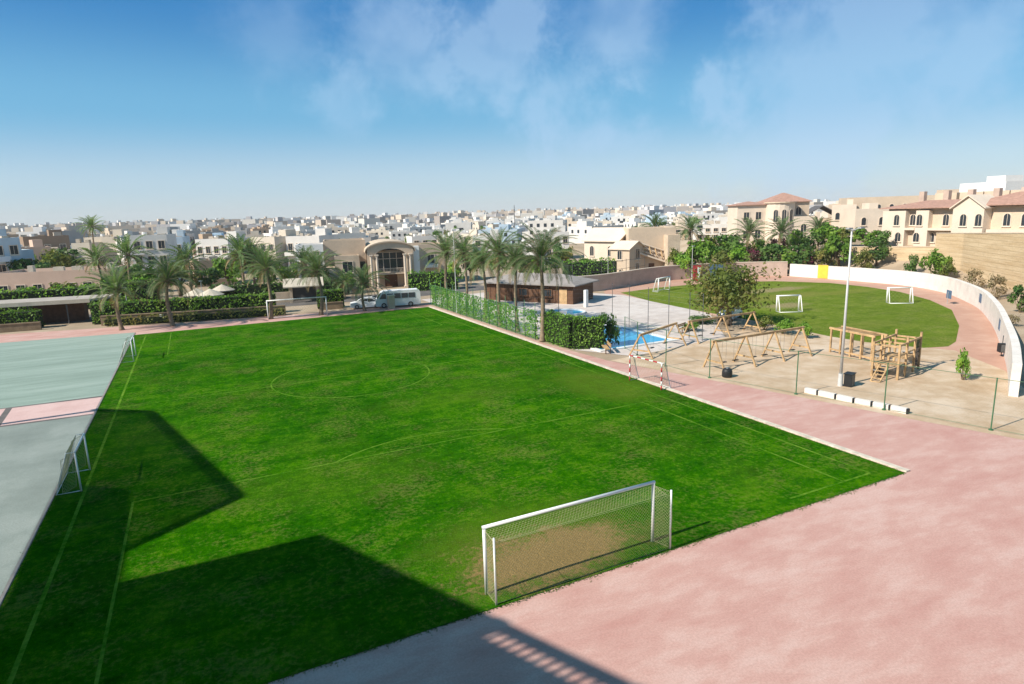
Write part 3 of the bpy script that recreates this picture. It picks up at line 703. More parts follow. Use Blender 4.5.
# ------------------------------------------------------------------ walls
def wall_strip(name, label, pts, th, h, mat, cat='wall', z=None, top=None, cap=None, kids=None):
    O = Vector((pts[0][0], pts[0][1], 0)); t = thing(name, label, cat, O)
    P = [Vector((p[0], p[1], 0)) - O for p in pts]; n = len(P); nr = []
    for k in range(n):
        d = (P[min(k + 1, n - 1)] - P[max(0, k - 1)]).normalized(); nr.append(Vector((-d.y, d.x, 0)))
    def strip(b, z0, z1, w):
        i = len(b.v)
        for k in range(n):
            a = z0[k] if hasattr(z0, '__len__') else z0; c = z1[k] if hasattr(z1, '__len__') else z1
            for s_, zz in ((-w / 2, a), (w / 2, a), (w / 2, c), (-w / 2, c)): q = P[k] + nr[k] * s_; b.v.append((q.x, q.y, zz))
        for k in range(n - 1):
            for e in range(4): b.f.append((i + 4 * k + e, i + 4 * k + 4 + e, i + 4 * k + 4 + (e + 1) % 4, i + 4 * k + (e + 1) % 4)); b.m.append(0)
        b.f.append((i, i + 1, i + 2, i + 3)); b.m.append(0); j = i + 4 * (n - 1); b.f.append((j + 3, j + 2, j + 1, j)); b.m.append(0)
    z0 = z if z is not None else 0.0; z1 = top if top is not None else h
    b = MB(); strip(b, z0, z1, th); b.build('masonry', mat, t)
    if cap:
        z2 = [a + 0.12 for a in z1] if hasattr(z1, '__len__') else z1 + 0.12
        b = MB(); strip(b, z1, z2, th + 0.12); b.build('coping', cap, t)
    return t, P, nr
wall_strip('brown_wall', 'low brown garden wall below the long hedge at far end', [(-11.6, 95.6), (-0.5, 92.7), (10.4, 90.5)], 0.3, 1.15, M['brownwall'], cap=M['brownwall'])
hedge('low brownish dry hedge along the foot of the brown wall at far end', [(-11.0, 94.7), (-0.5, 91.9), (10.0, 89.8)], 0.8, 0.95, M['leaf_olive'], 22, 0.3, group=GH, rough=0.2)
wall_strip('brown_wall', 'low brown wall with piers left of the carport post', [(-34, 98.9), (-18.2, 96.9)], 0.3, 0.9, M['brownwall'], cap=M['brownwall'])
wall_strip('brown_wall', 'low brown wall between the gatehouse and the white car', [(15.2, 91.6), (18.3, 91.1)], 0.3, 0.9, M['brownwall'], cap=M['brownwall'])
CUR = [(x, y) for x, y in WALL]
# smooth the curve
def smooth(P, n=2):
    for _ in range(n):
        Q = [P[0]]
        for a, b in zip(P, P[1:]): Q += [(a[0] * .75 + b[0] * .25, a[1] * .75 + b[1] * .25), (a[0] * .25 + b[0] * .75, a[1] * .25 + b[1] * .75)]
        P = Q + [P[-1]]
    return P
cw = smooth([(46.2, 20.7)] + CUR[1:])
t, P, nr = wall_strip('curved_wall', 'long curved white painted wall around the athletics track', cw, 0.5, 2.2, M['whitewall'])
b = MB()
def pu(p, z=1.1): c_ = ROT.transposed() @ Vector((p[0], p[1], z - H)); return 512 + F * c_.x / c_.z
O_ = Vector((cw[0][0], cw[0][1], 0)); best = [far(uu, 272, 126) for uu in (819, 829)]; ws = []
for uu in (819, 824, 829):
    for p, q in zip(cw, cw[1:]):
        a_, c_ = pu(p), pu(q)
        if min(a_, c_) <= uu <= max(a_, c_): f_ = (uu - a_) / (c_ - a_); ws.append(Vector((p[0] + (q[0] - p[0]) * f_, p[1] + (q[1] - p[1]) * f_, 0)) - O_); break
for p, q in zip(ws, ws[1:]): b.bar(p + Vector((-0.28, 0, 1.2)), q + Vector((-0.28, 0, 1.2)), 0.08, 2.3)
b.build('painted_panel', M['yellow'], t)
bw = [(47.6, 87.5), (52.1, 84.4), (58.1, 84.2), (65.0, 86.6), (72.8, 89.2), (80, 88.9), (87.1, 87.0), (92.4, 84.2), (96.2, 80.6)]
wall_strip('boundary_wall', 'long pinkish rendered wall along far side of the back lawn', smooth(bw), 0.35, 2.5, M['pinkwall'], cap=M['cream_light'])
def iron_fence():
    P = smooth([(49, 90), (53, 87.2), (58.6, 86.8), (65.4, 89.4), (72.8, 92)], 1); t = thing('fence', 'dark iron railing standing behind the pink boundary wall', 'fence', (0, 0, 0))
    for k, p in enumerate(P):
        o = MB(); o.tube((p[0], p[1], 0), (p[0], p[1], 4.3), 0.05, n=6); o.build('post', M['darkpole'], t)
    o = MB()
    for a, c in zip(P, P[1:]):
        for z in (2.7, 4.1): o.bar((a[0], a[1], z), (c[0], c[1], z), 0.05, 0.05)
        n = int(math.hypot(c[0] - a[0], c[1] - a[1]) / 0.35)
        for j in range(n): x, y = a[0] + (c[0] - a[0]) * j / n, a[1] + (c[1] - a[1]) * j / n; o.tube((x, y, 2.6), (x, y, 4.2), 0.014, n=4, caps=False)
    o.build('railing', M['darkpole'], t)
iron_fence()
# banners on the boundary wall
def banner(label, u0, u1, v0, v1, mats, dist_pt):
    a = at(u0, v1, 0.5); c = at(u1, v1, 0.5)
    p0, p1 = Vector((dist_pt[0][0], dist_pt[0][1], 0)), Vector((dist_pt[1][0], dist_pt[1][1], 0))
    t = thing('banner', label, 'banner', p0); d = p1 - p0; L = d.length; d.normalize(); n = Vector((d.y, -d.x, 0))
    b = MB(); mid = d * L / 2 + Vector((0, 0, 1.9)); b.bar(Vector((0, 0, 1.9)), d * L, 0.05, 0) if False else b.hexa([q + Vector((0, 0, 0)) for q in (n * 0.0 + Vector((0, 0, 0.7)), d * L + Vector((0, 0, 0.7)), d * L - n * 0.05 + Vector((0, 0, 0.7)), -n * 0.05 + Vector((0, 0, 0.7)), Vector((0, 0, 3.3)), d * L + Vector((0, 0, 3.3)), d * L - n * 0.05 + Vector((0, 0, 3.3)), -n * 0.05 + Vector((0, 0, 3.3)))])
    b.build('sheet', mats[0], t)
    for k, (s0, s1, z0, z1) in enumerate(mats[2]):
        b = MB(); o = n * 0.012
        b.hexa([d * L * s0 + Vector((0, 0, z0)) + n * 0.003, d * L * s0 + o + Vector((0, 0, z0)), d * L * s1 + o + Vector((0, 0, z0)), d * L * s1 + n * 0.003 + Vector((0, 0, z0)), d * L * s0 + n * 0.003 + Vector((0, 0, z1)), d * L * s0 + o + Vector((0, 0, z1)), d * L * s1 + o + Vector((0, 0, z1)), d * L * s1 + n * 0.003 + Vector((0, 0, z1))])
        b.build('printed_panel', mats[1], t)
    for s in (0.0, 1.0):
        b = MB(); b.tube(d * L * s - n * 0.1, d * L * s - n * 0.1 + Vector((0, 0, 3.4)), 0.04, n=6); b.build('post', M['darkpole'], t)
p0, p1 = far(693, 275, 109), far(701, 275, 109.5)
banner('red and white banner on posts before the pink boundary wall', 0, 1, 0, 1, (M['red'], M['white'], [(0.55, 0.95, 1.0, 3.0)]), (p0, p1))
p0, p1 = far(709, 275, 110.5), far(725, 275, 111.5)
banner('dark blue banner with white patch before the pink boundary wall', 0, 1, 0, 1, (M['bluegrey'], M['white'], [(0.6, 0.9, 1.0, 2.6)]), (p0, p1))
# ------------------------------------------------------------------ playground
def swing(label, p, q, h, nfr=2, group='wooden swing frames on the playground', seats=2):
    p, q = Vector((*p, 0)), Vector((*q, 0)); t = thing('swing_set', label, 'swing set', p, 0, group); q = q - p; p = Vector((0, 0, 0))
    d = (q - p).normalized(); n = Vector((-d.y, d.x, 0)); L = (q - p).length
    b = MB(); b.bar(p - d * 0.3 + Vector((0, 0, h)), q + d * 0.3 + Vector((0, 0, h)), 0.16, 0.18); b.build('beam', M['wood'], t)
    for k in range(nfr):
        c = p + d * (L * k / (nfr - 1))
        for s in (-1, 1):
            b = MB(); b.bar(c + n * s * 1.15, c + n * s * 0.08 + Vector((0, 0, h)), 0.115, 0.115); b.build('leg', M['wood'], t)
        b = MB(); b.bar(c - n * 0.8 + Vector((0, 0, h * 0.3)), c + n * 0.8 + Vector((0, 0, h * 0.3)), 0.1, 0.12); b.build('cross_brace', M['wood'], t)
    for k in range(nfr - 1):
        for j in range(seats):
            c = p + d * (L * (k + (j + 0.8) / (seats + 0.6)) / (nfr - 1)); 
            s = MB(); s.box((c.x, c.y, 0.5), (0.5, 0.24, 0.05), rz=math.atan2(d.y, d.x)); so = s.build('swing_seat', M['black'], t)
            s = MB()
            for e in (-0.22, 0.22): s.tube(c + d * e + Vector((0, 0, 0.5)), c + d * e + Vector((0, 0, h)), 0.012, n=4)
            s.build('chain', M['metal'], so)
    return t
a, b_ = at(643, 358), at(677, 345); swing('wooden swing frame beside the pool corner, nearest the water', (a.x, a.y + 0.3), (b_.x, b_.y + 0.3), 2.0)
a, b_ = at(690, 342), at(752, 332); swing('wooden swing frame under the round tree', (a.x, a.y), (b_.x, b_.y), 2.0, 3)
a, b_ = at(714, 370), at(800, 354); swing('long wooden swing frame in middle of the sandy playground', (a.x, a.y), (b_.x, b_.y), 2.3, 4)
def climber():
    c = at(897, 380); d = at(925, 372); t = thing('climbing_tower', 'yellow wooden climbing frame with platform, ladder and slide bars', 'climbing frame', (c.x, c.y, 0), 0.25)
    xs_, ys_ = (0, 1.5, 3.2, 4.4), (0, 1.7)
    for i, x in enumerate(xs_):
        for y in ys_:
            b = MB(); b.box((x, y, 1.3 + 0.15 * (i % 2)), (0.14, 0.14, 2.6 + 0.3 * (i % 2))); b.build('post', M['wood'], t)
    for x0, x1, z in ((0, 1.5, 1.0), (1.5, 3.2, 1.3)):
        b = MB()
        for k in range(8): b.box(((x0 + x1) / 2, 0.12 + k * 0.21, z), (x1 - x0, 0.18, 0.05))
        b.build('platform', M['wood'], t)
    for y in ys_:
        b = MB(); b.bar((0, y, 2.5), (4.4, y, 2.5), 0.1, 0.12); b.build('top_rail', M['wood'], t)
        b = MB(); b.bar((0, y, 1.75), (3.2, y, 1.75), 0.06, 0.1); b.build('guard_rail', M['wood'], t)
    for x in xs_:
        b = MB(); b.bar((x, 0, 2.4), (x, 1.7, 2.4), 0.1, 0.12); b.build('cross_beam', M['wood'], t)
    b = MB()
    for s in (0.3, 0.9): b.bar((-1.6, s + 0.3, 0), (0, s + 0.3, 1.0), 0.08, 0.1)
    for k in range(5): b.bar((-1.6 + 0.32 * k, 0.6, 0.2 * k + 0.03), (-1.6 + 0.32 * k, 1.2, 0.2 * k + 0.03), 0.06, 0.06)
    b.build('ladder', M['wood'], t)
    b = MB()
    b.hexa([(4.4, 0.5, 1.2), (6.2, 0.5, 0.1), (6.2, 1.2, 0.1), (4.4, 1.2, 1.2), (4.4, 0.5, 1.27), (6.2, 0.5, 0.17), (6.2, 1.2, 0.17), (4.4, 1.2, 1.27)])
    b.build('slide', M['metal'], t)
    b = MB()
    for k in range(7): b.tube((3.3 + 0.16 * k, 0, 0.3), (3.3 + 0.16 * k, 0, 2.4), 0.02, n=4)
    for k in range(6): b.tube((3.2, 0, 0.4 + 0.35 * k), (4.4, 0, 0.4 + 0.35 * k), 0.02, n=4)
    b.build('climbing_net', M['black'], t)
climber()
def pergola():
    c, d = at(830, 352), at(871, 362); t = thing('monkey_bars', 'long wooden monkey bars on square posts by the lawn edge', 'monkey bars', (c.x, c.y, 0))
    D = Vector((d.x - c.x, d.y - c.y, 0)); L = D.length; D.normalize(); N = Vector((-D.y, D.x, 0)); h = 2.1
    for k in range(5):
        for s in (0, 1.3):
            b = MB(); b.bar(D * (L * k / 4) + N * s, D * (L * k / 4) + N * s + Vector((0, 0, h)), 0.13, 0.13); b.build('post', M['wood'], t)
    for s in (0, 1.3):
        b = MB(); b.bar(N * s + Vector((0, 0, h)) - D * 0.2, D * (L + 0.2) + N * s + Vector((0, 0, h)), 0.14, 0.16); b.build('beam', M['wood'], t)
    for k in range(18):
        b = MB(); b.tube(D * (L * (k + 0.5) / 18) + Vector((0, 0, h)), D * (L * (k + 0.5) / 18) + N * 1.3 + Vector((0, 0, h)), 0.03, n=6); b.build('rung', M['wood'], t)
    b = MB(); b.bar(N * 0.0 + Vector((0, 0, 0.3)), D * L + Vector((0, 0, 0.3)), 0.1, 0.12); b.build('foot_rail', M['wood'], t)
pergola()
def seesaw():
    c = at(876, 373); t = thing('seesaw', 'wooden seesaw plank on a low stand left of climbing frame', 'seesaw', (c.x, c.y, 0), 0.6)
    b = MB(); b.bar((-1.7, 0, 0.25), (1.7, 0, 0.85), 0.24, 0.07); b.build('plank', M['wood'], t)
    b = MB(); b.box((0, 0, 0.26), (0.3, 0.4, 0.52)); b.build('stand', M['black'], t)
    for s in (-1.3, 1.3):
        b = MB(); b.tube((s, -0.25, 0.75 + s * 0.18), (s, 0.25, 0.75 + s * 0.18), 0.025, n=6); b.tube((s, 0, 0.5 + s * 0.18), (s, 0, 0.75 + s * 0.18), 0.025, n=6); b.build('handle', M['metal'], t)
seesaw()
def bench(label, x, y, rz, mat):
    t = thing('bench', label, 'bench', (x, y, 0), rz); L = 1.9
    b = MB()
    for k in range(3): b.box((0, -0.18 + 0.16 * k, 0.45), (L, 0.13, 0.05))
    b.build('seat', mat, t)
    b = MB()
    for k in range(2): b.box((0, 0.28, 0.65 + 0.17 * k), (L, 0.05, 0.13))
    b.build('backrest', mat, t)
    for s in (-0.75, 0.75):
        b = MB(); b.box((s, -0.15, 0.212), (0.08, 0.08, 0.424)); b.bar((s, 0.24, 0), (s, 0.31, 0.9), 0.07, 0.05); b.box((s, 0.05, 0.4), (0.07, 0.45, 0.05)); b.build('leg', M['wood_brown'], t)
p = at(606, 352); bench('pale wooden bench at foot of the clipped hedge', p.x, p.y, -2.0, M['wood'])
for k, (u, v, lab) in enumerate(((684, 332, 'low wooden bench on the pool deck behind the swings'),)):
    p = at(u, v); bench(lab, p.x, p.y, 0.4 + 1.4 * k, M['wood'])
# white kerb logs in a row
GL = 'white painted kerb blocks edging the playground'
pl = [at(u, v) for u, v in ((804, 392), (818, 395), (836, 399), (854, 403), (872, 406.5), (890, 410), (908, 414))]
wh = ('first white kerb block from the light pole end of the row', 'second white kerb block from the light pole end', 'third white kerb block, left of the middle of the row', 'white kerb block just right of the middle of the row', 'second last white kerb block, towards the climbing frame', 'end white kerb block nearest the frame edge with dark end')
for k in range(6):
    a, c = pl[k], pl[k + 1]; m = (a + c) / 2; L = (c - a).length - 0.14
    t = thing('kerb_block', wh[k], 'kerb block', (m.x, m.y, 0), math.atan2(c.y - a.y, c.x - a.x), GL)
    b = MB(); b.box((0, 0, 0.17), (L, 0.26, 0.34)); b.build('block', M['whitewall'], t)
    b = MB(); b.box((L / 2 + 0.05, 0, 0.16), (0.095, 0.28, 0.32)); b.build('end_cap', M['black'], t)
def log_row():
    pass
p = at(727, 377)
t = thing('water_drum', 'black rounded drum standing on the edge of pink walkway', 'drum', (p.x, p.y, 0))
b = MB(); b.pipe([(0, 0, 0), (0, 0, 0.08), (0, 0, 0.42), (0, 0, 0.62), (0, 0, 0.68)], [0.33, 0.38, 0.38, 0.33, 0.2], 16); b.build('body', M['black'], t, True)
b = MB(); b.tube((0, 0, 0.68), (0, 0, 0.73), 0.09, n=12); b.build('lid', M['metal'], t)
p = at(849, 386)
t = thing('equipment_box', 'dark cabinet at foot of the tall white light pole', 'cabinet', (p.x, p.y, 0), 0.3)
b = MB(); b.box((0, 0, 0.45), (0.7, 0.5, 0.9)); b.box((0, 0, 0.92), (0.8, 0.6, 0.05)); b.build('body', M['black'], t)
b = MB(); b.box((0, -0.256, 0.45), (0.6, 0.008, 0.78)); b.build('door', M['darkpole'], t)
def light_pole():
    p = at(840, 386); h = top_z(p.x, p.y, 229); t = thing('light_pole', 'tall white tapered light pole standing in the playground', 'light pole', (p.x, p.y, 0))
    b = MB(); b.tube((0, 0, 0.9), (0, 0, h), 0.10, 0.05, 14); b.build('shaft', M['pole'], t, True)
    b = MB(); b.tube((0, 0, 0), (0, 0, 0.9), 0.17, 0.15, 14); b.build('base', M['pole'], t)
    for s in (-1, 1):
        b = MB(); b.bar((0, 0, h - 0.1), (0.5 * s, -0.2, h + 0.05), 0.05, 0.05); o = b.build('lamp_arm', M['pole'], t)
        b = MB(); b.box((0.6 * s, -0.25, h + 0.06), (0.4, 0.25, 0.1)); o2 = b.build('lamp_head', M['metal'], o)
light_pole()
def pole(label, u, vb, vt, r, mat, dist=None, lamp=False):
    p = at(u, vb) if dist is None else far(u, vb, dist); z = 0 if dist is None else zt(p.x, p.y); h = top_z(p.x, p.y, vt) - z
    t = thing('light_pole' if lamp else 'mast', label, 'pole', (p.x, p.y, z))
    b = MB(); b.tube((0, 0, 0), (0, 0, h), r, r * 0.5, 8); b.build('shaft', mat, t)
    b = MB(); b.tube((0, 0, 0), (0, 0, 0.35), r * 2, r * 1.6, 8); b.build('base', mat, t)
    if lamp:
        b = MB(); b.box((0, -0.2, h), (0.5, 0.35, 0.12)); b.build('lamp_head', M['metal'], t)
    else:
        b = MB()
        for k in range(3): b.tube((-0.4 + 0.1 * k, 0, h * (0.82 + 0.05 * k)), (0.4 - 0.1 * k, 0, h * (0.82 + 0.05 * k)), r * 0.4, n=5)
        b.build('antenna_arm', mat, t)
pole('slim pale floodlight pole among the ivy fence palms', 457, 313, 230, 0.07, M['pole'], lamp=True)
pole('thin dark radio mast far behind the palm row', 515, 235, 205, 0.25, M['darkpole'], dist=330)
pole('slim grey lamp post at gable front of cream villa', 608, 277, 256, 0.07, M['pole'], dist=112, lamp=True)
pole('slim pale lamp post left of banner by the garden trees', 692, 270, 246, 0.07, M['pole'], dist=118, lamp=True)
pole('slim pale lamp post behind the long hedge', 203, 300, 281, 0.06, M['pole'], dist=100, lamp=True)
pole('slim pale lamp post beside the carport edge palm', 128, 310, 288, 0.06, M['pole'], dist=100, lamp=True)
def backboard():
    p = at(586, 307); t = thing('starting_block', 'white pool shower stand with angled black arm', 'shower stand', (p.x, p.y, 0), 0.3)
    t.name = 'shower_stand'
    b = MB(); b.box((0, 0, 1.15), (0.5, 0.4, 2.3)); b.build('column', M['white'], t)
    b = MB(); b.bar((0.25, 0, 0.9), (1.2, 0, 1.5), 0.14, 0.14); b.build('arm', M['black'], t)
backboard()
def speaker(label, u, vb, sz, mat, postm, face=-2.4):
    p = at(u, vb); t = thing('sign_board', label, 'sign', (p.x, p.y, 0), face)
    b = MB(); b.tube((0, 0.1, 0), (0, 0.1, 1.5), 0.04, n=8); b.build('post', postm, t)
    b = MB(); b.box((0, 0, 1.2), (sz[0], 0.08, sz[1])); b.build('board', mat, t)
    b = MB(); b.box((0, -0.045, 1.2), (sz[0] * 0.7, 0.008, sz[1] * 0.6)); b.build('face_panel', M['white'] if mat is not M['black'] else M['darkpole'], t)
speaker('small blue and white board on a post at the far bend of the lawn', 948, 304, (1.2, 1.0), M['bluegrey'], M['metal'], 0.9)
p = at(1001, 356)
t = thing('loudspeaker', 'black box loudspeaker on a short post beside the white curved wall', 'loudspeaker', (p.x, p.y, 0), -0.7)
b = MB(); b.tube((0, 0, 0), (0, 0, 1.7), 0.035, n=8); b.build('post', M['darkpole'], t)
b = MB(); b.box((0, -0.3, 0.75), (0.75, 0.5, 0.7)); b.build('cabinet', M['black'], t)
b = MB(); b.box((0, -0.556, 0.75), (0.62, 0.01, 0.58)); b.build('grille', M['darkpole'], t)
for k, (u, v, lab) in enumerate(((982, 290, 'small blue sheet hung on far part of white curved wall'), (1003, 318, 'small blue sheet hung on near part of white curved wall'))):
    i = min(range(len(P_ := cw)), key=lambda j: abs((342 + 0 * j) - 342 + ((ROT.transposed() @ Vector((cw[j][0], cw[j][1], 1.2 - H))).x / (ROT.transposed() @ Vector((cw[j][0], cw[j][1], 1.2 - H))).z * F + 512 - u)))
    a = Vector((*cw[i], 0)); d = (Vector((*cw[i + 1], 0)) - Vector((*cw[i - 1], 0))).normalized(); n = Vector((-d.y, d.x, 0))
    t = thing('hanging_sheet', lab, 'sheet', a + n * 0.27); b = MB(); b.bar(d * -0.7 + Vector((0, 0, 1.3)), d * 0.7 + Vector((0, 0, 1.3)), 0.04, 1.0); b.build('cloth', M['bluegrey'], t)
    b = MB(); b.bar(d * -0.75 + Vector((0, 0, 1.83)), d * 0.75 + Vector((0, 0, 1.83)), 0.05, 0.05); b.build('rod', M['metal'], t)
for u, v, w, h, k, lab in ((806, 338, 1.6, 1.6, 'green', 'small bright green shrub between the swings and the lawn'), (765, 330, 2.4, 1.6, 'olive', 'low yellowish shrub left of the small goal below the tree'), (783, 334, 2.6, 1.5, 'green', 'low green shrub at lawn edge beside the tree shadow'),
                        (700, 324, 3.4, 1.0, 'dark', 'low creeping shrub at the foot of the round tree'), (963, 380, 1.2, 2.2, 'green', 'thin young sapling by the right end of the climbing frame'), (690, 331, 2.4, 1.0, 'green', 'low shrub behind the middle swing frame')):
    p = at(u, v); bush(lab, k, p.x, p.y, w, h)

# ------------------------------------------------------------------ vehicles
def car(label, x, y, rz, paint, L=4.3, W=1.75, kind='car'):
    t = thing('parked_car' if kind == 'car' else 'minibus', label, 'car' if kind == 'car' else 'minibus', (x, y, 0), rz)
    if kind == 'car':
        prof = [(-L / 2, 0.35), (-L / 2 + 0.05, 0.75), (-L / 2 + 0.95, 0.92), (-0.55, 1.42), (0.75, 1.45), (1.45, 1.05), (L / 2 - 0.08, 0.95), (L / 2, 0.4), (L / 2 - 0.2, 0.25), (-L / 2 + 0.2, 0.25)]
        win = [[(-1.0, 0.95), (-0.52, 1.34), (0.05, 1.37), (0.05, 0.95)], [(0.12, 0.95), (0.12, 1.37), (0.7, 1.37), (1.25, 1.0)]]; wh = 0.31; wx = (-L * 0.31, L * 0.29)
    else:
        prof = [(-L / 2, 0.4), (-L / 2 + 0.05, 1.0), (-L / 2 + 0.3, 1.25), (-L / 2 + 0.95, 2.15), (-L / 2 + 1.3, 2.3), (L / 2 - 0.15, 2.3), (L / 2, 2.0), (L / 2, 0.4), (L / 2 - 0.2, 0.3), (-L / 2 + 0.2, 0.3)]
        win = [[(-L / 2 + 0.55, 1.3), (-L / 2 + 1.0, 2.0), (-L / 2 + 1.5, 2.0), (-L / 2 + 1.5, 1.3)]] + [[(a, 1.3), (a, 2.0), (a + 0.92, 2.0), (a + 0.92, 1.3)] for a in [-L / 2 + 1.62 + 1.02 * k for k in range(4)]]; wh = 0.36; wx = (-L * 0.32, L * 0.28)
    b = MB(); n = len(prof); i = len(b.v); cut = 1.0 if kind == 'car' else 1.3
    ww = [W / 2 * (1.0 if z < cut else (0.84 if kind == 'car' else 0.95)) for _, z in prof]
    b.v += [(px, -w, z) for (px, z), w in zip(prof, ww)] + [(px, w, z) for (px, z), w in zip(prof, ww)]
    for k in range(n): j = (k + 1) % n; b.f.append((i + k, i + n + k, i + n + j, i + j)); b.m.append(0)
    b.f.append(tuple(i + k for k in reversed(range(n)))); b.m.append(0); b.f.append(tuple(i + n + k for k in range(n))); b.m.append(0)
    o = b.build('body', paint, t); mo = o.modifiers.new('Bevel', 'BEVEL'); mo.width = 0.06; mo.segments = 2
    for sg in (-1, 1):
        for wpoly in win:
            b = MB(); f = 0.9 if kind == 'car' else 0.975
            pts = [(px, sg * (W / 2 * (f + 0.035 - 0.04 * (z > cut + 0.2))), z) for px, z in wpoly]; pts2 = [(px, yy - sg * 0.12, z) for px, yy, z in pts]
            b.hexa(pts2 + pts) if sg < 0 else b.hexa(pts + pts2); b.build('side_window', M['glass'], t)
        for wxx in wx:
            b = MB(); b.tube((wxx, sg * (W / 2 - 0.18), wh), (wxx, sg * (W / 2 + 0.02), wh), wh, n=18); o = b.build('wheel', M['rubber'], t)
            b = MB(); b.tube((wxx, sg * (W / 2 + 0.021), wh), (wxx, sg * (W / 2 + 0.03), wh), wh * 0.6, n=14); b.build('rim', M['metal'], o)
        b = MB(); b.box((-L / 2 + 0.02, sg * W * 0.36, 0.68), (0.1, 0.3, 0.14)); b.build('headlight', M['lamp'], t)
        b = MB(); b.box((L / 2 - 0.02, sg * W * 0.4, 0.8), (0.08, 0.2, 0.2)); b.build('tail_light', M['red'], t)
    b = MB(); z0, z1 = (0.97, 1.38) if kind == 'car' else (1.35, 2.05); x0, x1 = (prof[2][0] + 0.1, prof[3][0] - 0.03) if kind == 'car' else (prof[2][0] + 0.05, prof[3][0] - 0.05)
    b.hexa([(x0 - 0.03, -W * 0.4, z0), (x0 + 0.1, -W * 0.4, z0 - 0.05), (x0 + 0.1, W * 0.4, z0 - 0.05), (x0 - 0.03, W * 0.4, z0), (x1 - 0.03, -W * 0.37, z1), (x1 + 0.1, -W * 0.37, z1 - 0.05), (x1 + 0.1, W * 0.37, z1 - 0.05), (x1 - 0.03, W * 0.37, z1)])
    b.build('windscreen', M['glass'], t)
    if kind == 'car':
        b = MB(); b.hexa([(1.28, -W * 0.38, 1.06), (1.5, -W * 0.38, 1.04), (1.5, W * 0.38, 1.04), (1.28, W * 0.38, 1.06), (0.72, -W * 0.36, 1.38), (0.86, -W * 0.36, 1.42), (0.86, W * 0.36, 1.42), (0.72, W * 0.36, 1.38)]); b.build('rear_window', M['glass'], t)
    return t
p = at(401, 308.5); car('white minibus with a row of dark side windows at far end of the pitch', p.x + 0.3, p.y + 2.6, -0.18, M['carwhite'], 6.3, 2.1, 'minibus')
p = at(370, 309); car('white car parked left of the minibus behind the short palm', p.x, p.y + 1.6, -0.2, M['carwhite'], 4.6)
p = at(739, 322); car('pale car standing in the shade under the round tree', p.x + 1.0, p.y + 2.4, 0.5, M['carwhite'], 4.0)
p = at(6, 300.5); car('grey car parked behind the carport roof at left edge', p.x - 1, p.y + 5, 0.1, M['cargrey'])
p = at(30, 299); car('white car parked behind the carport roof near the left edge', p.x, p.y + 4.5, 0.15, M['carwhite'])
p = far(701, 266, 121); car('dark grey car parked on the road beyond the banners', p.x, p.y, 0.2, M['cargrey'])
# entry pillar in front of the minibus
p = at(391.5, 308.5)
t = thing('gate_pillar', 'tan square pillar standing in front of the minibus', 'pillar', (p.x, p.y, 0), 0.1)
b = MB(); b.box((0, 0, 0.9), (0.9, 0.6, 1.8)); b.build('shaft', M['stone'], t); b = MB(); b.box((0, 0, 1.86), (1.05, 0.75, 0.12)); b.build('cap', M['cream_light'], t)
# ------------------------------------------------------------------ small structures
def carport():
    a, c = Vector((-27.5, 104.5, 0)), Vector((-11.8, 99.8, 0)); t = thing('carport', 'long low carport with flat grey roof at the left', 'carport', (0, 0, 0))
    zt_ = 3.15
    b = MB(); poly = [(-34, 103.2), (-13.0, 99.6), (-9.8, 102.4), (-9.8, 104.6), (-34, 109)]
    b.prism(poly, zt_ - 0.28, zt_); b.build('roof', M['canopy_grey'], t)
    b = MB(); b.prism([(-34, 103.14), (-13.0, 99.54), (-13.0, 99.64), (-34, 103.24)], zt_ - 0.45, zt_ + 0.06); b.build('fascia', M['tarp'], t)
    for k in range(6):
        s = k / 5
        for e in (0.4, 4.4):
            x = -33 + 21.5 * s; y = 103.2 - 3.6 * s * 1.02 + e
            b = MB(); b.tube((x, y, 0), (x, y, zt_ - 0.28), 0.09, n=8); b.build('post', M['darkpole'], t)
    b = MB(); b.prism([(-20, 103.5), (-14.2, 102.6), (-13.9, 103.9), (-20, 105)], 0, 2.7); b.build('store_room', M['wood_brown'], t)
carport()
def hip_roof(b, x0, x1, y0, y1, z, rise, m=0, ov=0.5, ridge=True):
    x0 -= ov; x1 += ov; y0 -= ov; y1 += ov; w, d = x1 - x0, y1 - y0; k = min(w, d) / 2
    if w >= d: r0, r1 = Vector((x0 + k, (y0 + y1) / 2, z + rise)), Vector((x1 - k, (y0 + y1) / 2, z + rise))
    else: r0, r1 = Vector(((x0 + x1) / 2, y0 + k, z + rise)), Vector(((x0 + x1) / 2, y1 - k, z + rise))
    if (r1 - r0).length < 0.2: r1 = r0 + ((r1 - r0).normalized() if (r1 - r0).length > 1e-6 else Vector((1, 0, 0))) * 0.2
    A, B, C, D = Vector((x0, y0, z)), Vector((x1, y0, z)), Vector((x1, y1, z)), Vector((x0, y1, z)); e = Vector((0, 0, -0.15))
    if w >= d: b.face((A, B, r1, r0), m); b.face((B, C, r1), m); b.face((C, D, r0, r1), m); b.face((D, A, r0), m)
    else: b.face((A, B, r0), m); b.face((B, C, r1, r0), m); b.face((C, D, r1), m); b.face((D, A, r0, r1), m)
    for p, q in ((A, B), (B, C), (C, D), (D, A)): b.face((p + e, q + e, q, p), m)
    b.face((D + e, C + e, B + e, A + e), m)
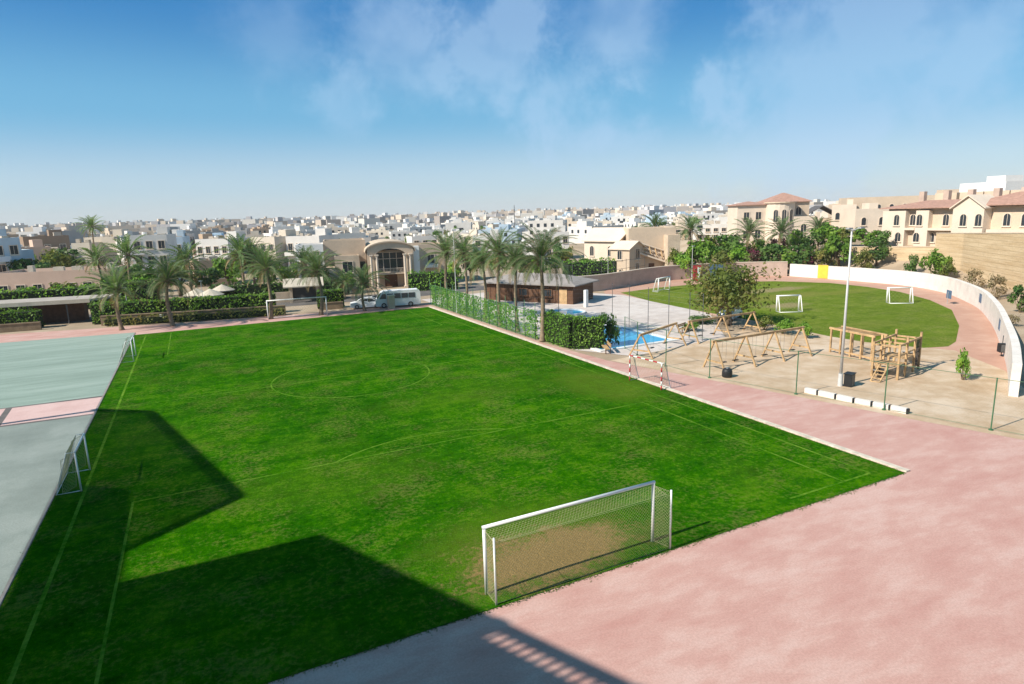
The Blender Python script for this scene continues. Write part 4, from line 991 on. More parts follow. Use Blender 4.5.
def gable_roof(b, x0, x1, y0, y1, z, rise, m=0, ov=0.4, th=0.16, along='x'):
    if along == 'x':
        yc = (y0 + y1) / 2; sl = rise / ((y1 - y0) / 2)
        for s, ye in ((-1, y0 - ov), (1, y1 + ov)):
            ze = z - ov * sl; q = [(x0 - ov, ye, ze), (x1 + ov, ye, ze), (x1 + ov, yc, z + rise), (x0 - ov, yc, z + rise)]
            if s > 0: q = [q[1], q[0], q[3], q[2]]
            b.hexa(q + [(a, c, d + th) for a, c, d in q], m)
    else:
        xc = (x0 + x1) / 2; sl = rise / ((x1 - x0) / 2)
        for s, xe in ((-1, x0 - ov), (1, x1 + ov)):
            ze = z - ov * sl; q = [(xe, y1 + ov, ze), (xe, y0 - ov, ze), (xc, y0 - ov, z + rise), (xc, y1 + ov, z + rise)]
            if s > 0: q = [q[1], q[0], q[3], q[2]]
            b.hexa(q + [(a, c, d + th) for a, c, d in q], m)
WIN = {}
def arch_poly(w, h, arch, grow=0.0):
    w += 2 * grow; h += 2 * grow
    if not arch: return [(-w / 2, -grow), (w / 2, -grow), (w / 2, h - grow), (-w / 2, h - grow)]
    r = w / 2; return [(-r, -grow), (r, -grow)] + [(r * math.cos(a), h - grow - r + r * math.sin(a)) for a in [math.pi * k / 10 for k in range(11)]]
def win_meshes(w, h, arch, trim):
    k = (round(w, 2), round(h, 2), arch, trim.name)
    if k not in WIN:
        b = MB(); I = Matrix.Identity(4); po = arch_poly(w, h, arch, 0.13); pi = arch_poly(w, h, arch); n = len(po)
        for j in range(n):
            l = (j + 1) % n
            A, B, C, D = po[j], po[l], pi[l], pi[j]
            b.face([(A[0], -0.09, A[1]), (B[0], -0.09, B[1]), (C[0], -0.09, C[1]), (D[0], -0.09, D[1])])
            b.face([(A[0], 0, A[1]), (B[0], 0, B[1]), (B[0], -0.09, B[1]), (A[0], -0.09, A[1])])
            b.face([(D[0], -0.09, D[1]), (C[0], -0.09, C[1]), (C[0], -0.01, C[1]), (D[0], -0.01, D[1])])
        b.box((0, -0.1, -0.16), (w + 0.4, 0.2, 0.08))
        p = MB(); p.face([(a, -0.015, c) for a, c in pi])
        if w > 0.9: p.box((0, -0.03, h / 2), (0.05, 0.03, h - 0.05), 1)
        WIN[k] = (b.mesh('window', [trim]), p.mesh('pane', [M['glass'], trim]))
    return WIN[k]
def win(parent, face, s, plane, z, w, h, arch=False, trim=None, simple=False):
    trim = trim or M['cream_light']; f, p = win_meshes(w, h, arch, trim)
    o = link('window', f, parent); c = link('pane', p, o)
    o.location, o.rotation_euler = {'F': ((s, plane, z), (0, 0, 0)), 'L': ((plane, s, z), (0, 0, -math.pi / 2)), 'R': ((plane, s, z), (0, 0, math.pi / 2)), 'B': ((s, plane, z), (0, 0, math.pi))}[face]
    return o
def door(parent, s, y, w=1.1, h=2.2, mat=None):
    b = MB(); b.box((0, -0.03, h / 2), (w, 0.06, h)); o = b.build('door', mat or M['wood_brown'], parent); o.location = (s, y, 0)
    b = MB(); b.box((w * 0.35, -0.08, h * 0.48), (0.05, 0.06, 0.16)); b.build('handle', M['metal'], o)
def blk(parent, x0, x1, y0, y1, z0, z1, mat, par=0.5, name='wall', roof=True):
    b = MB(); b.hexa([(x0, y0, z0), (x1, y0, z0), (x1, y1, z0), (x0, y1, z0), (x0, y0, z1), (x1, y0, z1), (x1, y1, z1), (x0, y1, z1)])
    if par:
        t_ = 0.22
        for q in (((x0, y0), (x1, y0 + t_)), ((x0, y1 - t_), (x1, y1)), ((x0, y0 + t_), (x0 + t_, y1 - t_)), ((x1 - t_, y0 + t_), (x1, y1 - t_))):
            b.box(((q[0][0] + q[1][0]) / 2, (q[0][1] + q[1][1]) / 2, z1 + par / 2), (q[1][0] - q[0][0], q[1][1] - q[0][1], par))
    o = b.build(name, mat, parent)
    if roof:
        b = MB(); b.face([(x0 + 0.23, y0 + 0.23, z1 + 0.02), (x1 - 0.23, y0 + 0.23, z1 + 0.02), (x1 - 0.23, y1 - 0.23, z1 + 0.02), (x0 + 0.23, y1 - 0.23, z1 + 0.02)]); b.build('roof_deck', M['rooftop'], parent)
    return o
# brown hut by the pool
a = at(573, 304.5); c = Vector((38.6, 86.5, 0))
def hut():
    dv = Vector((a.x - c.x, a.y - c.y, 0)); L = dv.length; t = thing('wooden_hut', 'long brown timber hut with low grey roof behind the palms', 'hut', (c.x, c.y, 0), math.atan2(dv.y, dv.x)); D = 6.5; h = 2.7
    b = MB()
    b.hexa([(0, 0, 0), (L, 0, 0), (L, D, 0), (0, D, 0), (0, 0, h), (L, 0, h), (L, D, h), (0, D, h)]); b.build('wall', M['wood_brown'], t)
    b = MB(); n = int(L / 0.9)
    for k in range(n + 1): b.box((L * k / n, -0.03, h / 2), (0.07, 0.06, h))
    b.build('batten', M['wood_brown'], t)
    b = MB(); hip_roof(b, 0, L, 0, D, h, 1.15, 0, 0.7); b.build('roof', M['roofgrey'], t)
    b = MB(); b.box((L - 1.5, -0.04, 1.05), (1.2, 0.05, 2.1)); b.build('door', M['wood'], t)
    win(t, 'F', L - 4, -0.02, 1.0, 1.3, 0.9, trim=M['wood_brown']); win(t, 'F', L - 8, -0.02, 1.0, 1.3, 0.9, trim=M['wood_brown'])
hut()
def gatehouse():
    p = at(311, 306); t = thing('gatehouse', 'pale roofed open gatehouse behind the far goal', 'gatehouse', (p.x, p.y + 5.5, 0), -0.15)
    for x in (-2.0, 2.0):
        for y in (0, 3.0):
            b = MB(); b.box((x, y, 1.25), (0.45, 0.45, 2.5)); b.build('pillar', M['stone'], t)
    b = MB(); gable_roof(b, -2.6, 2.6, -0.6, 3.6, 2.6, 0.9, along='x'); b.build('roof', M['tarp'], t)
    b = MB(); b.box((0, 3.05, 1.1), (3.6, 0.08, 2.2)); b.build('gate', M['darkpole'], t)
    for s in (-3.6, 3.6):
        b = MB(); b.box((s, 1.5, 0.8), (2.6, 0.3, 1.6)); b.build('side_wall', M['stone'], t)
gatehouse()
for u, v, d, lab in ((196, 287, 106, 'left straw garden parasol behind the long hedge'), (210, 291, 104, 'right straw garden parasol behind the long hedge'), (222, 288, 110, 'straw garden parasol farther back beside the palm cluster')):
    p = far(u, v, d); t = thing('garden_parasol', lab, 'parasol', (p.x, p.y, 0), 0, 'straw parasols behind the long hedge')
    b = MB(); n = 14; 
    for k in range(n):
        a0, a1 = 2 * math.pi * k / n, 2 * math.pi * (k + 1) / n; b.face([(1.9 * math.cos(a0), 1.9 * math.sin(a0), 2.1), (1.9 * math.cos(a1), 1.9 * math.sin(a1), 2.1), (0, 0, 3.0)]); b.face([(1.9 * math.cos(a1), 1.9 * math.sin(a1), 2.0), (1.9 * math.cos(a0), 1.9 * math.sin(a0), 2.0), (0, 0, 2.9)])
        b.face([(1.9 * math.cos(a0), 1.9 * math.sin(a0), 2.0), (1.9 * math.cos(a1), 1.9 * math.sin(a1), 2.0), (1.9 * math.cos(a1), 1.9 * math.sin(a1), 2.1), (1.9 * math.cos(a0), 1.9 * math.sin(a0), 2.1)])
    b.build('canopy', M['tarp'], t); b = MB(); b.tube((0, 0, 0), (0, 0, 2.95), 0.05, n=8); b.build('pole', M['wood_brown'], t)
for u, v, m, lab in ((147, 312, 'white', 'small white litter bin before the long hedge wall'), (163, 316, 'carwhite', 'small white litter bin between the two far end palms')):
    p = at(u, v + 6); t = thing('litter_bin', lab, 'bin', (p.x, p.y, 0)); b = MB(); b.tube((0, 0, 0.35), (0, 0, 1.05), 0.26, 0.3, 12); b.build('body', M[m], t); b = MB(); b.tube((0, 0, 0), (0, 0, 0.36), 0.05, n=8); b.build('stand', M['metal'], t)
# ------------------------------------------------------------------ villas
def arched_villa():
    k = 5.25; d = 119; p = far(392, 288, d); rz = -0.2
    t = thing('villa', 'large tan villa with tall arched porch facing the pitch, behind the minibus', 'villa', (p.x, p.y, 0), rz); t.scale = (1.06, 1, 0.92)
    T = M['stone']; C = M['cream']
    blk(t, -3.7, 3.7, 0.6, 11, 0, 7.2, T, 0, roof=False)
    # arched gable front: a plate with a barrel opening
    outer = [(-3.9, 0), (-3.9, 7.4)] + [(3.9 * math.cos(a), 7.4 + 1.55 * math.sin(a)) for a in [math.pi - math.pi * j / 14 for j in range(1, 14)]] + [(3.9, 7.4), (3.9, 0)]
    b = MB(); r = 2.65
    inn = [(-r, 0.0), (-r, 6.2)] + [(r * math.cos(a), 6.2 + 1.5 * math.sin(a)) for a in [math.pi - math.pi * j / 14 for j in range(1, 14)]] + [(r, 6.2), (r, 0.0)]
    for j in range(len(outer) - 1):
        A, B, Cc, D = outer[j], outer[j + 1], inn[j + 1], inn[j]
        for yy, fl in ((-1.6, 0), (-1.0, 1)):
            q = [(A[0], yy, A[1]), (B[0], yy, B[1]), (Cc[0], yy, Cc[1]), (D[0], yy, D[1])]; b.face(q[::-1] if not fl else q)
        b.face([(A[0], -1.6, A[1]), (A[0], -1.0, A[1]), (B[0], -1.0, B[1]), (B[0], -1.6, B[1])][::-1]); b.face([(D[0], -1.6, D[1]), (D[0], -1.0, D[1]), (Cc[0], -1.0, Cc[1]), (Cc[0], -1.6, Cc[1])])
    b.build('porch_arch', M['cream'], t)
    b = MB(); n = 14
    for j in range(n):
        a0, a1 = math.pi - math.pi * j / n, math.pi - math.pi * (j + 1) / n; P0 = (4.25 * math.cos(a0), 7.3 + 1.9 * math.sin(a0)); P1 = (4.25 * math.cos(a1), 7.3 + 1.9 * math.sin(a1)); Q0 = (4.25 * math.cos(a0), 7.05 + 1.9 * math.sin(a0)); Q1 = (4.25 * math.cos(a1), 7.05 + 1.9 * math.sin(a1))
        b.hexa([(Q0[0], -1.9, Q0[1]), (Q1[0], -1.9, Q1[1]), (Q1[0], 11.3, Q1[1]), (Q0[0], 11.3, Q0[1]), (P0[0], -1.9, P0[1]), (P1[0], -1.9, P1[1]), (P1[0], 11.3, P1[1]), (P0[0], 11.3, P0[1])])
    b.build('vaulted_roof', M['cream'], t)
    for x in (-3.3, -2.35, 2.35, 3.3):
        b = MB(); b.tube((x, -1.95, 0.3), (x, -1.95, 6.4), 0.24, 0.2, 12); b.box((x, -1.95, 0.15), (0.7, 0.7, 0.3)); b.box((x, -1.95, 6.5), (0.6, 0.6, 0.22)); b.build('column', M['cream_light'], t)
    b = MB(); b.box((0, -0.4, 2.75), (5.2, 2.0, 0.25)); o = b.build('balcony', M['cream'], t)
    b = MB()
    for j in range(22): b.tube((-2.5 + j * 0.238, -1.3, 2.88), (-2.5 + j * 0.238, -1.3, 3.75), 0.03, n=5)
    b.box((0, -1.3, 3.8), (5.1, 0.08, 0.08)); b.build('balustrade', M['cream_light'], o)
    b = MB(); b.box((0, 0.57, 4.9), (4.6, 0.05, 3.9)); g_ = b.build('window', M['glass'], t)
    b = MB()
    for x in (-2.3, -1.15, 0, 1.15, 2.3): b.box((x, 0.53, 4.9), (0.12, 0.06, 3.9))
    for z in (2.95, 5.6, 6.85): b.box((0, 0.52, z), (4.7, 0.06, 0.12))
    b.build('frame', M['cream_light'], g_)
    door(t, 0, 0.6, 2.2, 2.4)
    # tan block left
    blk(t, -11.0, -3.9, 2.0, 12, 0, 8.8, M['tan'], 0.7, 'wing'); blk(t, -9.3, -5.2, -0.6, 2.0, 0, 6.1, T, 0.5, 'wing')
    win(t, 'F', -7.2, -0.6, 3.4, 1.6, 2.0); win(t, 'F', -7.2, -0.6, 0.8, 1.6, 1.6, True); win(t, 'F', -4.6, 2.0, 3.4, 0.9, 1.8); win(t, 'L', 4, -11.0, 6.6, 1.0, 1.5)
    blk(t, -15.4, -11.0, 0.6, 9, 0, 8.6, M['hwhite'], 0.4, 'wing')
    for s in (-14.3, -12.2): win(t, 'F', s, 0.6, 4.4, 0.95, 3.2)
    blk(t, -14.6, -9.3, -2.6, 0.6, 0, 4.2, C, 0.4, 'wing'); win(t, 'F', -13.0, -2.6, 1.0, 1.2, 1.6, True); win(t, 'F', -10.6, -2.6, 1.0, 1.2, 1.6, True)
    # right wing
    blk(t, 3.9, 9.8, 0.8, 11, 0, 7.6, M['tan'], 0.5, 'wing'); blk(t, 3.72, 5.0, -0.9, 0.8, 0, 7.9, M['hwhite'], 0, 'corner_pier', False)
    win(t, 'F', 7.2, 0.8, 4.3, 1.2, 1.7); win(t, 'F', 7.2, 0.8, 1.0, 1.2, 1.7, True)
    b = MB(); b.box((7.2, 0.3, 3.75), (2.2, 0.98, 0.6)); b.build('balcony', M['hwhite'], t)
arched_villa()
def gabled_villa():
    d = 131; p = far(603, 270, d); rz = R_(-74)
    t = thing('villa', 'cream villa with pale gabled roof behind the bright garden hedge', 'villa', (p.x, p.y, 0), rz)
    C = M['cream_light']; w, dd, h = 9.0, 7.0, 6.8
    b = MB(); x0, x1, y0, y1 = -w / 2 - 0.5, w / 2 - 0.5, 0.0, dd
    pr = [(y0, 0), (y1, 0), (y1, h), ((y0 + y1) / 2, h + 2.2), (y0, h)]
    i = len(b.v); b.v += [(x0, a, z) for a, z in pr] + [(x1, a, z) for a, z in pr]
    for j in range(5): l = (j + 1) % 5; b.f.append((i + j, i + 5 + j, i + 5 + l, i + l)) ; b.m.append(0)
    b.f.append((i + 4, i + 3, i + 2, i + 1, i)[::-1][::-1]); b.m.append(0); b.f.append((i + 5, i + 6, i + 7, i + 8, i + 9)); b.m.append(1)
    b.build('wall', [C, M['cream']], t)
    b = MB(); gable_roof(b, x0, x1, y0, y1, h + 0.02, 2.2, 0, 0.5, 0.2); b.build('roof', M['cream_light'], t)
    for s in (-2.9, 1.8): win(t, 'F', s, y0, 3.6, 1.0, 2.0, True)
    for s in (-2.9, -0.5, 1.8): win(t, 'F', s, y0, 0.8, 1.1, 1.5, True)
    win(t, 'R', 3.5, x1, 4.2, 1.1, 2.0, True)
    # front gable porch turned to the right
    b = MB(); gx0, gx1, gy0, gy1, gh = x1 + 0.02, x1 + 4.6, -2.6, 2.4, 5.3
    pr = [(gy0, 0), (gy1, 0), (gy1, gh), ((gy0 + gy1) / 2, gh + 1.3), (gy0, gh)]; i = len(b.v); b.v += [(gx0, a, z) for a, z in pr] + [(gx1, a, z) for a, z in pr]
    for j in range(5): l = (j + 1) % 5; b.f.append((i + j, i + 5 + j, i + 5 + l, i + l)); b.m.append(0)
    b.f.append((i, i + 1, i + 2, i + 3, i + 4)[::-1]); b.m.append(0); b.f.append((i + 5, i + 6, i + 7, i + 8, i + 9)); b.m.append(0)
    b.build('porch', M['cream'], t); b = MB(); gable_roof(b, gx0, gx1, gy0, gy1, gh + 0.02, 1.3, 0, 0.35, 0.16); b.build('porch_roof', M['cream_light'], t)
    win(t, 'R', -0.1, gx1, 3.3, 1.3, 1.9); win(t, 'R', -0.1, gx1, 0.5, 1.1, 2.0); win(t, 'F', x1 + 2.3, gy0, 3.3, 1.0, 1.6)
gabled_villa()
def block_villa():
    p = far(652, 266, 127); t = thing('villa', 'big plain cream block with slanting wooden pergola beams, right of the gabled villa', 'villa', (p.x, p.y, 0), -0.42)
    blk(t, -4.4, 5.0, 1.2, 9, 0, 8.6, M['cream'], 0.5); blk(t, 2.6, 5.0, -1.6, 1.2, 0, 7.4, M['stone'], 0.3, 'wing')
    b = MB(); b.hexa([(-4.4, -0.2, 4.9), (2.58, -0.2, 2.4), (2.58, 1.18, 2.4), (-4.4, 1.18, 4.9), (-4.4, -0.2, 5.2), (2.58, -0.2, 2.7), (2.58, 1.18, 2.7), (-4.4, 1.18, 5.2)]); 
    b.build('ramp_roof', M['cream_light'], t)
    for j in range(4):
        z = 7.0 - 0.75 * j; q = MB(); q.bar((-4.2, 0.9 - 0.2 * j, z), (2.5, 0.9 - 0.2 * j, z - 2.3), 0.16, 0.22); q.build('pergola_beam', M['yellow'] if False else M['cream_light'], t)
    for j in range(6):
        x = -3.8 + 1.15 * j; q = MB(); q.bar((x, 1.18, 7.0 - 0.39 * j), (x, -0.3, 5.3 - 0.39 * j), 0.14, 0.18); q.build('pergola_beam', M['wood'], t)
    win(t, 'F', -2.8, 1.2, 1.0, 1.2, 1.8); win(t, 'F', 3.8, -1.6, 3.6, 0.8, 1.4); door(t, 0.2, 1.2)
block_villa()
def red_villa():
    p = far(772, 255, 160); t = thing('villa', 'tall cream villa with round tower and red hipped roof above garden palms', 'villa', (p.x, p.y, 0), -0.55); C = M['cream']; L = M['cream_light']
    blk(t, -8.0, -1.0, 1.0, 10, 0, 12.6, L, 0.4); win(t, 'F', -5.9, 1.0, 9.6, 1.2, 1.7); win(t, 'F', -3.2, 1.0, 9.6, 1.2, 1.7); win(t, 'F', -5.9, 1.0, 5.4, 1.2, 1.7); win(t, 'F', -3.2, 1.0, 5.4, 1.2, 1.7)
    b = MB(); hip_roof(b, -8.0, -1.0, 1.0, 10, 13.02, 0.8, 0, 0.45); b.build('roof', M['tile'], t)
    n = 20; cx, cy, r = 1.6, 1.2, 3.2; ring = [(cx + r * math.cos(2 * math.pi * k / n), cy + r * math.sin(2 * math.pi * k / n)) for k in range(n)]
    b = MB(); b.prism(ring, 0, 13.2); b.build('tower', L, t)
    b = MB(); ro = [(cx + (r + 0.35) * math.cos(2 * math.pi * k / n), cy + (r + 0.35) * math.sin(2 * math.pi * k / n)) for k in range(n)]; b.prism(ro, 13.2, 13.45); b.build('cornice', C, t)
    for a in (-0.55, 0.0, 0.55):
        f, pn = win_meshes(0.95, 2.7, True, M['cream_light']); ang = -math.pi / 2 + a; o = link('window', f, t); link('pane', pn, o); o.location = (cx + r * math.cos(ang), cy + r * math.sin(ang), 9.0); o.rotation_euler = (0, 0, a)
    blk(t, 3.2, 8.6, 2.4, 11, 0, 13.4, M['tan'], 0, 'wing', False); b = MB(); hip_roof(b, -0.6, 8.6, 2.4, 11, 13.5, 2.1, 0, 0.5); b.build('roof', M['tile'], t)
    blk(t, 3.6, 9.0, -1.2, 2.4, 0, 9.6, L, 0.5, 'wing'); win(t, 'F', 6.2, 2.4, 10.4, 1.2, 1.8, True); win(t, 'F', 6.3, -1.2, 6.6, 1.2, 1.8, True)
    b = MB(); b.box((8.6, -0.3, 6.2), (0.9, 1.9, 12.0)) if False else b.box((9.45, -0.4, 5.5), (0.88, 1.2, 11.0)); b.build('chimney', L, t)
red_villa()
def dark_villa():
    p = far(824, 238, 176); z = zt(p.x, p.y); t = thing('villa', 'dark grey pitched roof house between the red villa and the terrace row', 'villa', (p.x, p.y, 0), -0.7)
    blk(t, -6, 4.5, 0, 8, 0, 9.2, M['tan'], 0, roof=False); b = MB(); gable_roof(b, -6, 4.5, 0, 8, 9.2, 3.0, 0, 0.6, 0.2, 'y'); b.build('roof', M['tile_dark'], t)
    for s in (-3.5, 0, 2.6): win(t, 'F', s, 0, 6.4, 1.5, 1.9)
    b = MB(); b.box((-0.8, -1.2, 6.0), (9, 2.38, 0.22)); b.build('balcony', M['tile_dark'], t)
dark_villa()
def terrace_row():
    a = far(886, 246, 141); bq = far(1032, 240, 126); a = Vector((a.x, a.y, 0)); bq = Vector((bq.x, bq.y, 0)); d = bq - a; L = d.length; rz = math.atan2(d.y, d.x)
    z0 = 3.6; Z = 11.5; t = thing('terrace_house', 'long two storey cream terrace with red tiled roof and arched windows on the bank', 'house', (a.x, a.y, 0), rz); C = M['cream_light']
    X = lambda px: (px - 330) / 690 * L
    blk(t, 0, L, 0, 9, 0, Z, M['cream'], 0, roof=False)
    blk(t, -0.3, X(452), -1.1, -0.003, 0, Z - 0.5, C, 0, 'bay', False); blk(t, X(505), X(572), -1.0, -0.003, 0, Z - 0.5, C, 0, 'bay', False)
    gx0, gx1 = X(705), X(845)
    b = MB(); pr = [(gx0, 0), (gx1, 0), (gx1, Z - 0.1), ((gx0 + gx1) / 2, Z + 1.7), (gx0, Z - 0.1)]; i = 0; b.v += [(x, -1.8, z) for x, z in pr] + [(x, 1.5, z) for x, z in pr]
    for j in range(5): l = (j + 1) % 5; b.f.append((j, 5 + j, 5 + l, l)[::-1]); b.m.append(0)
    b.f.append((0, 1, 2, 3, 4)); b.m.append(0); b.f.append((9, 8, 7, 6, 5)); b.m.append(0); b.build('gable_bay', C, t)
    b = MB(); gable_roof(b, gx0, gx1, -1.8, 2.5, Z - 0.08, 1.8, 0, 0.4, 0.2, 'y'); b.build('gable_roof', M['cream_light'], t)
    b = MB(); hip_roof(b, -0.4, gx0 + 2.0, -0.6, 9, Z, 1.25, 0, 0.7); b.build('roof', M['tile'], t)
    b = MB(); hip_roof(b, gx0 + 1.2, L + 0.4, -0.6, 9.2, Z + 0.25, 1.9, 0, 0.7); b.build('roof', M['tile'], t)
    for px, y in ((405, -1.1), (470, 0), (527, -1.0), (640, 0), (757, -1.8), (825, -1.8), (912, 0), (985, 0)): win(t, 'F', X(px), y, 8.4, 1.05, 1.9, True)
    for px, y in ((420, -1.1), (518, -1.0), (575, 0), (640, 0)): win(t, 'F', X(px), y, 5.5, 1.15, 1.6, True)
    b = MB(); b.box(((X(452) + X(505)) / 2, -0.6, 7.75), (X(505) - X(452) - 0.01, 1.19, 0.4)); b.box(((X(572) + X(704)) / 2, -0.6, 7.75), (X(704) - X(572) - 0.01, 1.19, 0.4)); b.build('balcony', C, t)
    b = MB(); b.box(((X(850) + L) / 2, -0.6, 7.6), (L - X(850), 1.19, 0.5)); b.build('balcony', C, t)
    for px in (370, 500, 620, 740, 860): b = MB(); b.box((X(px), 6.5, Z + 1.6), (1.0, 0.8, 2.6)); b.build('chimney', M['pinkwall'], t)
    for px in (430, 560, 680, 800): b = MB(); b.box((X(px), 10.2, Z + 0.4), (4.2, 1.5, 4.2)); b.build('roof_room', M['cream'], t)
terrace_row()
def tan_terrace():
    for u, v, d, w, top, rz, lab, mats, k in ((843, 225, 168, 5.0, 12.4, -0.95, 'pale cream flat roofed house with small dark windows right of the dark roof', 'cream_light', 0), (872, 228, 156, 7.0, 11.4, -0.6, 'cream stepped house with roof terrace just left of the terrace row', 'cream_light', 1), (860, 225, 185, 12.0, 12.6, -0.75, 'long tan flat roofed house behind the stepped cream house', 'cream', 2), (930, 215, 182, 36, 14.0, -0.72, 'tan flat roofed terrace rising behind the red tiled roof', 'cream', 3)):
        p = far(u, v, d); t = thing('house', lab, 'house', (p.x, p.y, 0), rz); blk(t, -w / 2, w / 2, 0, 9, 0, top - 0.6, M[mats], 0.6)
        n = max(2, int(w / 2.6))
        for f in (0, 1):
            for j in range(n): win(t, 'F', -w / 2 + w * (j + 0.5) / n, 0, top - 3.4 - 3.1 * f, 0.9, 1.6, k != 2)
        b = MB(); b.hexa([(x, y, z) for z in (top - 0.58, top + 1.2) for x, y in ((w * 0.1, 4), (w * 0.35, 4), (w * 0.35, 8), (w * 0.1, 8))]); b.build('stair_tower', M[mats], t)
tan_terrace()
p = far(1044, 200, 150); t = thing('house', 'bright white block of flats at the top right corner above the terrace roof', 'house', (p.x + 3, p.y + 4, 0), -0.3); blk(t, -5, 7, 0, 10, 0, 15.2, M['hwhite'], 0.6)
for f in (0, 1): 
    for s in (-3, 0.5, 4): win(t, 'F', s, 0, 12.4 - 3.2 * f, 1.2, 1.5)
b = MB(); b.hexa([(x, y, z) for z in (15.22, 17.0) for x, y in ((-1, 4), (3, 4), (3, 8), (-1, 8))]); b.build('stair_tower', M['hwhite'], t)
# retaining walls on the bank
RW = [far(u, 245, dd) for u, dd in ((937, 127), (965, 122), (1000, 112), (1040, 103), (1090, 95))]
wall_strip('retaining_wall', 'tall beige block retaining wall of banded courses below the terrace row', [(p.x, p.y) for p in RW], 0.6, 7.4, M['banded'], top=[top_z(p.x, p.y, 233.5) for p in RW], cap=M['stone'])
RW = [far(u, 255, dd) for u, dd in ((845, 134), (868, 132), (900, 130), (938, 127.6))]
wall_strip('retaining_wall', 'lower beige retaining wall below left end of the terrace row', [(p.x, p.y) for p in RW], 0.5, 5, M['banded'], top=[top_z(p.x, p.y, 247) for p in RW], cap=M['stone'])
for u, v, d, w, h, k, lab in ((935, 268, 119, 4.6, 4.6, 'green', 'large bright green shrub below right part of the terrace row'), (912, 268, 122, 2.6, 3.6, 'dark', 'smaller dark green shrub before the lower retaining wall'), (862, 262, 126, 4.6, 4.4, 'olive', 'olive shrub left on the bank behind the white wall'), (826, 262, 130, 4.6, 4.8, 'olive', 'olive yellow shrub at yellow end of the white wall'),
                        (948, 268, 118, 3.0, 3.2, 'olive', 'thin olive shrub right of the large green shrub on the bank'), (976, 268, 110, 3.4, 3.0, 'dry', 'dry leafless shrub against the tall retaining wall, left one'), (1000, 272, 101, 3.2, 3.2, 'dry', 'dry leafless shrub against the tall retaining wall, right one'), (1024, 282, 90, 3.0, 3.2, 'dark', 'dark green shrub cut by right frame edge on the bank'), (985, 284, 101, 1.6, 1.0, 'olive', 'tiny olive tuft on the bare soil of the bank'), (1012, 300, 80, 2.4, 1.2, 'dry', 'dry brown tuft on bare soil near the curved wall')):
    p = far(u, v, d); bush(lab, k, p.x, p.y, w, h)
# garden trees and shrubs between the lawn and the villas
gi = 0
for u, d, w, h, k, lab in ((686, 117, 5, 4.6, 'green', 'light green garden tree left of the banners'), (676, 122, 4, 5.4, 'olive', 'olive garden tree beside the plain cream block'), (705, 126, 7, 6.5, 'green', 'broad green garden tree behind the red banner'), (722, 122, 6, 5.0, 'olive', 'yellowish garden tree behind the blue banner'),
                     (728, 134, 8, 7.4, 'dark', 'dark garden tree between the cream block and the red roofed villa'), (742, 122, 6, 5.2, 'green', 'green garden tree below the left villa palm'), (757, 118, 5, 5.0, 'red', 'purple flowering shrub tree in garden of the red roofed villa'), (770, 118, 6, 5.6, 'dark', 'dark green garden tree below tower of the red roofed villa'),
                     (786, 117, 5.5, 5.0, 'green', 'bright green garden tree below right end of the red roofed villa'), (800, 119, 6, 5.4, 'dark', 'dark green garden tree beside purple bougainvillea'), (810, 117, 4.6, 4.6, 'red', 'purple bougainvillea bush below the dark roofed house'), (820, 112, 4.5, 4.4, 'olive', 'olive garden tree behind the yellow wall end'),
                     (838, 130, 6, 6.2, 'green', 'green tree below the dark roofed house'), (878, 124, 5, 4.0, 'dark', 'dark tree below the stepped cream house'), (700, 114, 4, 3.0, 'dry', 'dry shrub behind the iron railing near the banners'), (752, 108, 6, 3.4, 'dry', 'dry grey shrub behind pink wall, left of the white wall'), (776, 106, 6, 3.6, 'dry', 'dry grey shrub behind pink wall where the white wall begins'), (806, 106, 5, 3.4, 'olive', 'grey olive shrub behind start of the white wall'),
                     (556, 124, 3.6, 7, 'dark', 'slim dark tree left of the gabled villa'), (566, 128, 4.4, 6, 'olive', 'olive tree at left corner of the gabled villa'), (538, 118, 5, 4.5, 'green', 'green garden tree behind the brown hut roof'), (520, 124, 6, 5, 'dark', 'dark garden tree behind left end of the brown hut'), (498, 128, 6, 5.5, 'green', 'green garden tree seen between the row palms'), (470, 126, 6, 5.4, 'dark', 'dark garden tree behind the first row palms'),
                     (452, 116, 5, 4.4, 'green', 'rounded green tree right of the tan villa wing'), (430, 124, 4, 4.6, 'dark', 'dark tree at foot of the tan villa wing'),
                     (696, 133, 7, 6.2, 'green', 'green tree in back row of gardens, below right cream villa palm'), (712, 137, 7, 7.0, 'olive', 'olive tree in back row of gardens behind the blue banner'), (733, 141, 7, 6.6, 'green', 'green tree in back row of gardens left of the red roofed villa'), (748, 142, 6, 5.6, 'olive', 'olive tree at left foot of the red roofed villa'), (764, 141, 6, 5.2, 'green', 'green tree at foot of the round tower'), (779, 141, 6, 5.2, 'red', 'purple flowering tree right of the round tower foot'), (795, 142, 6, 5.4, 'green', 'green tree at right foot of the red roofed villa'),
                     (812, 139, 6, 5.0, 'dark', 'dark tree behind the purple bougainvillea bush'), (828, 140, 7, 5.4, 'green', 'green tree between light pole top and the dark roof'), (850, 138, 6, 4.4, 'olive', 'olive tree left of light pole top on the bank'), (865, 137, 6, 4.2, 'green', 'green tree right of light pole top on the bank'), (880, 136, 5, 3.6, 'dark', 'dark tree at left corner of the terrace row'),
                     (791, 131, 5, 3.0, 'dry', 'dry brown shrub behind white wall just left of its yellow panel'), (764, 131, 5, 3.0, 'dry', 'dry brown shrub behind right end of the pink wall'), (840, 131, 5, 3.2, 'dry', 'dry brown shrub behind white wall left of the light pole'), (620, 139, 5, 5, 'olive', 'olive tree between gabled villa and plain cream block'), (588, 128, 4, 3.4, 'dark', 'dark bush under windows of the gabled villa')):
    d = max(d, 129) if u > 735 else max(d, 120) if u > 680 else d
    p = far(u, 250, d); tree(lab, k, p.x, p.y, w, h, group='garden trees before the villas')
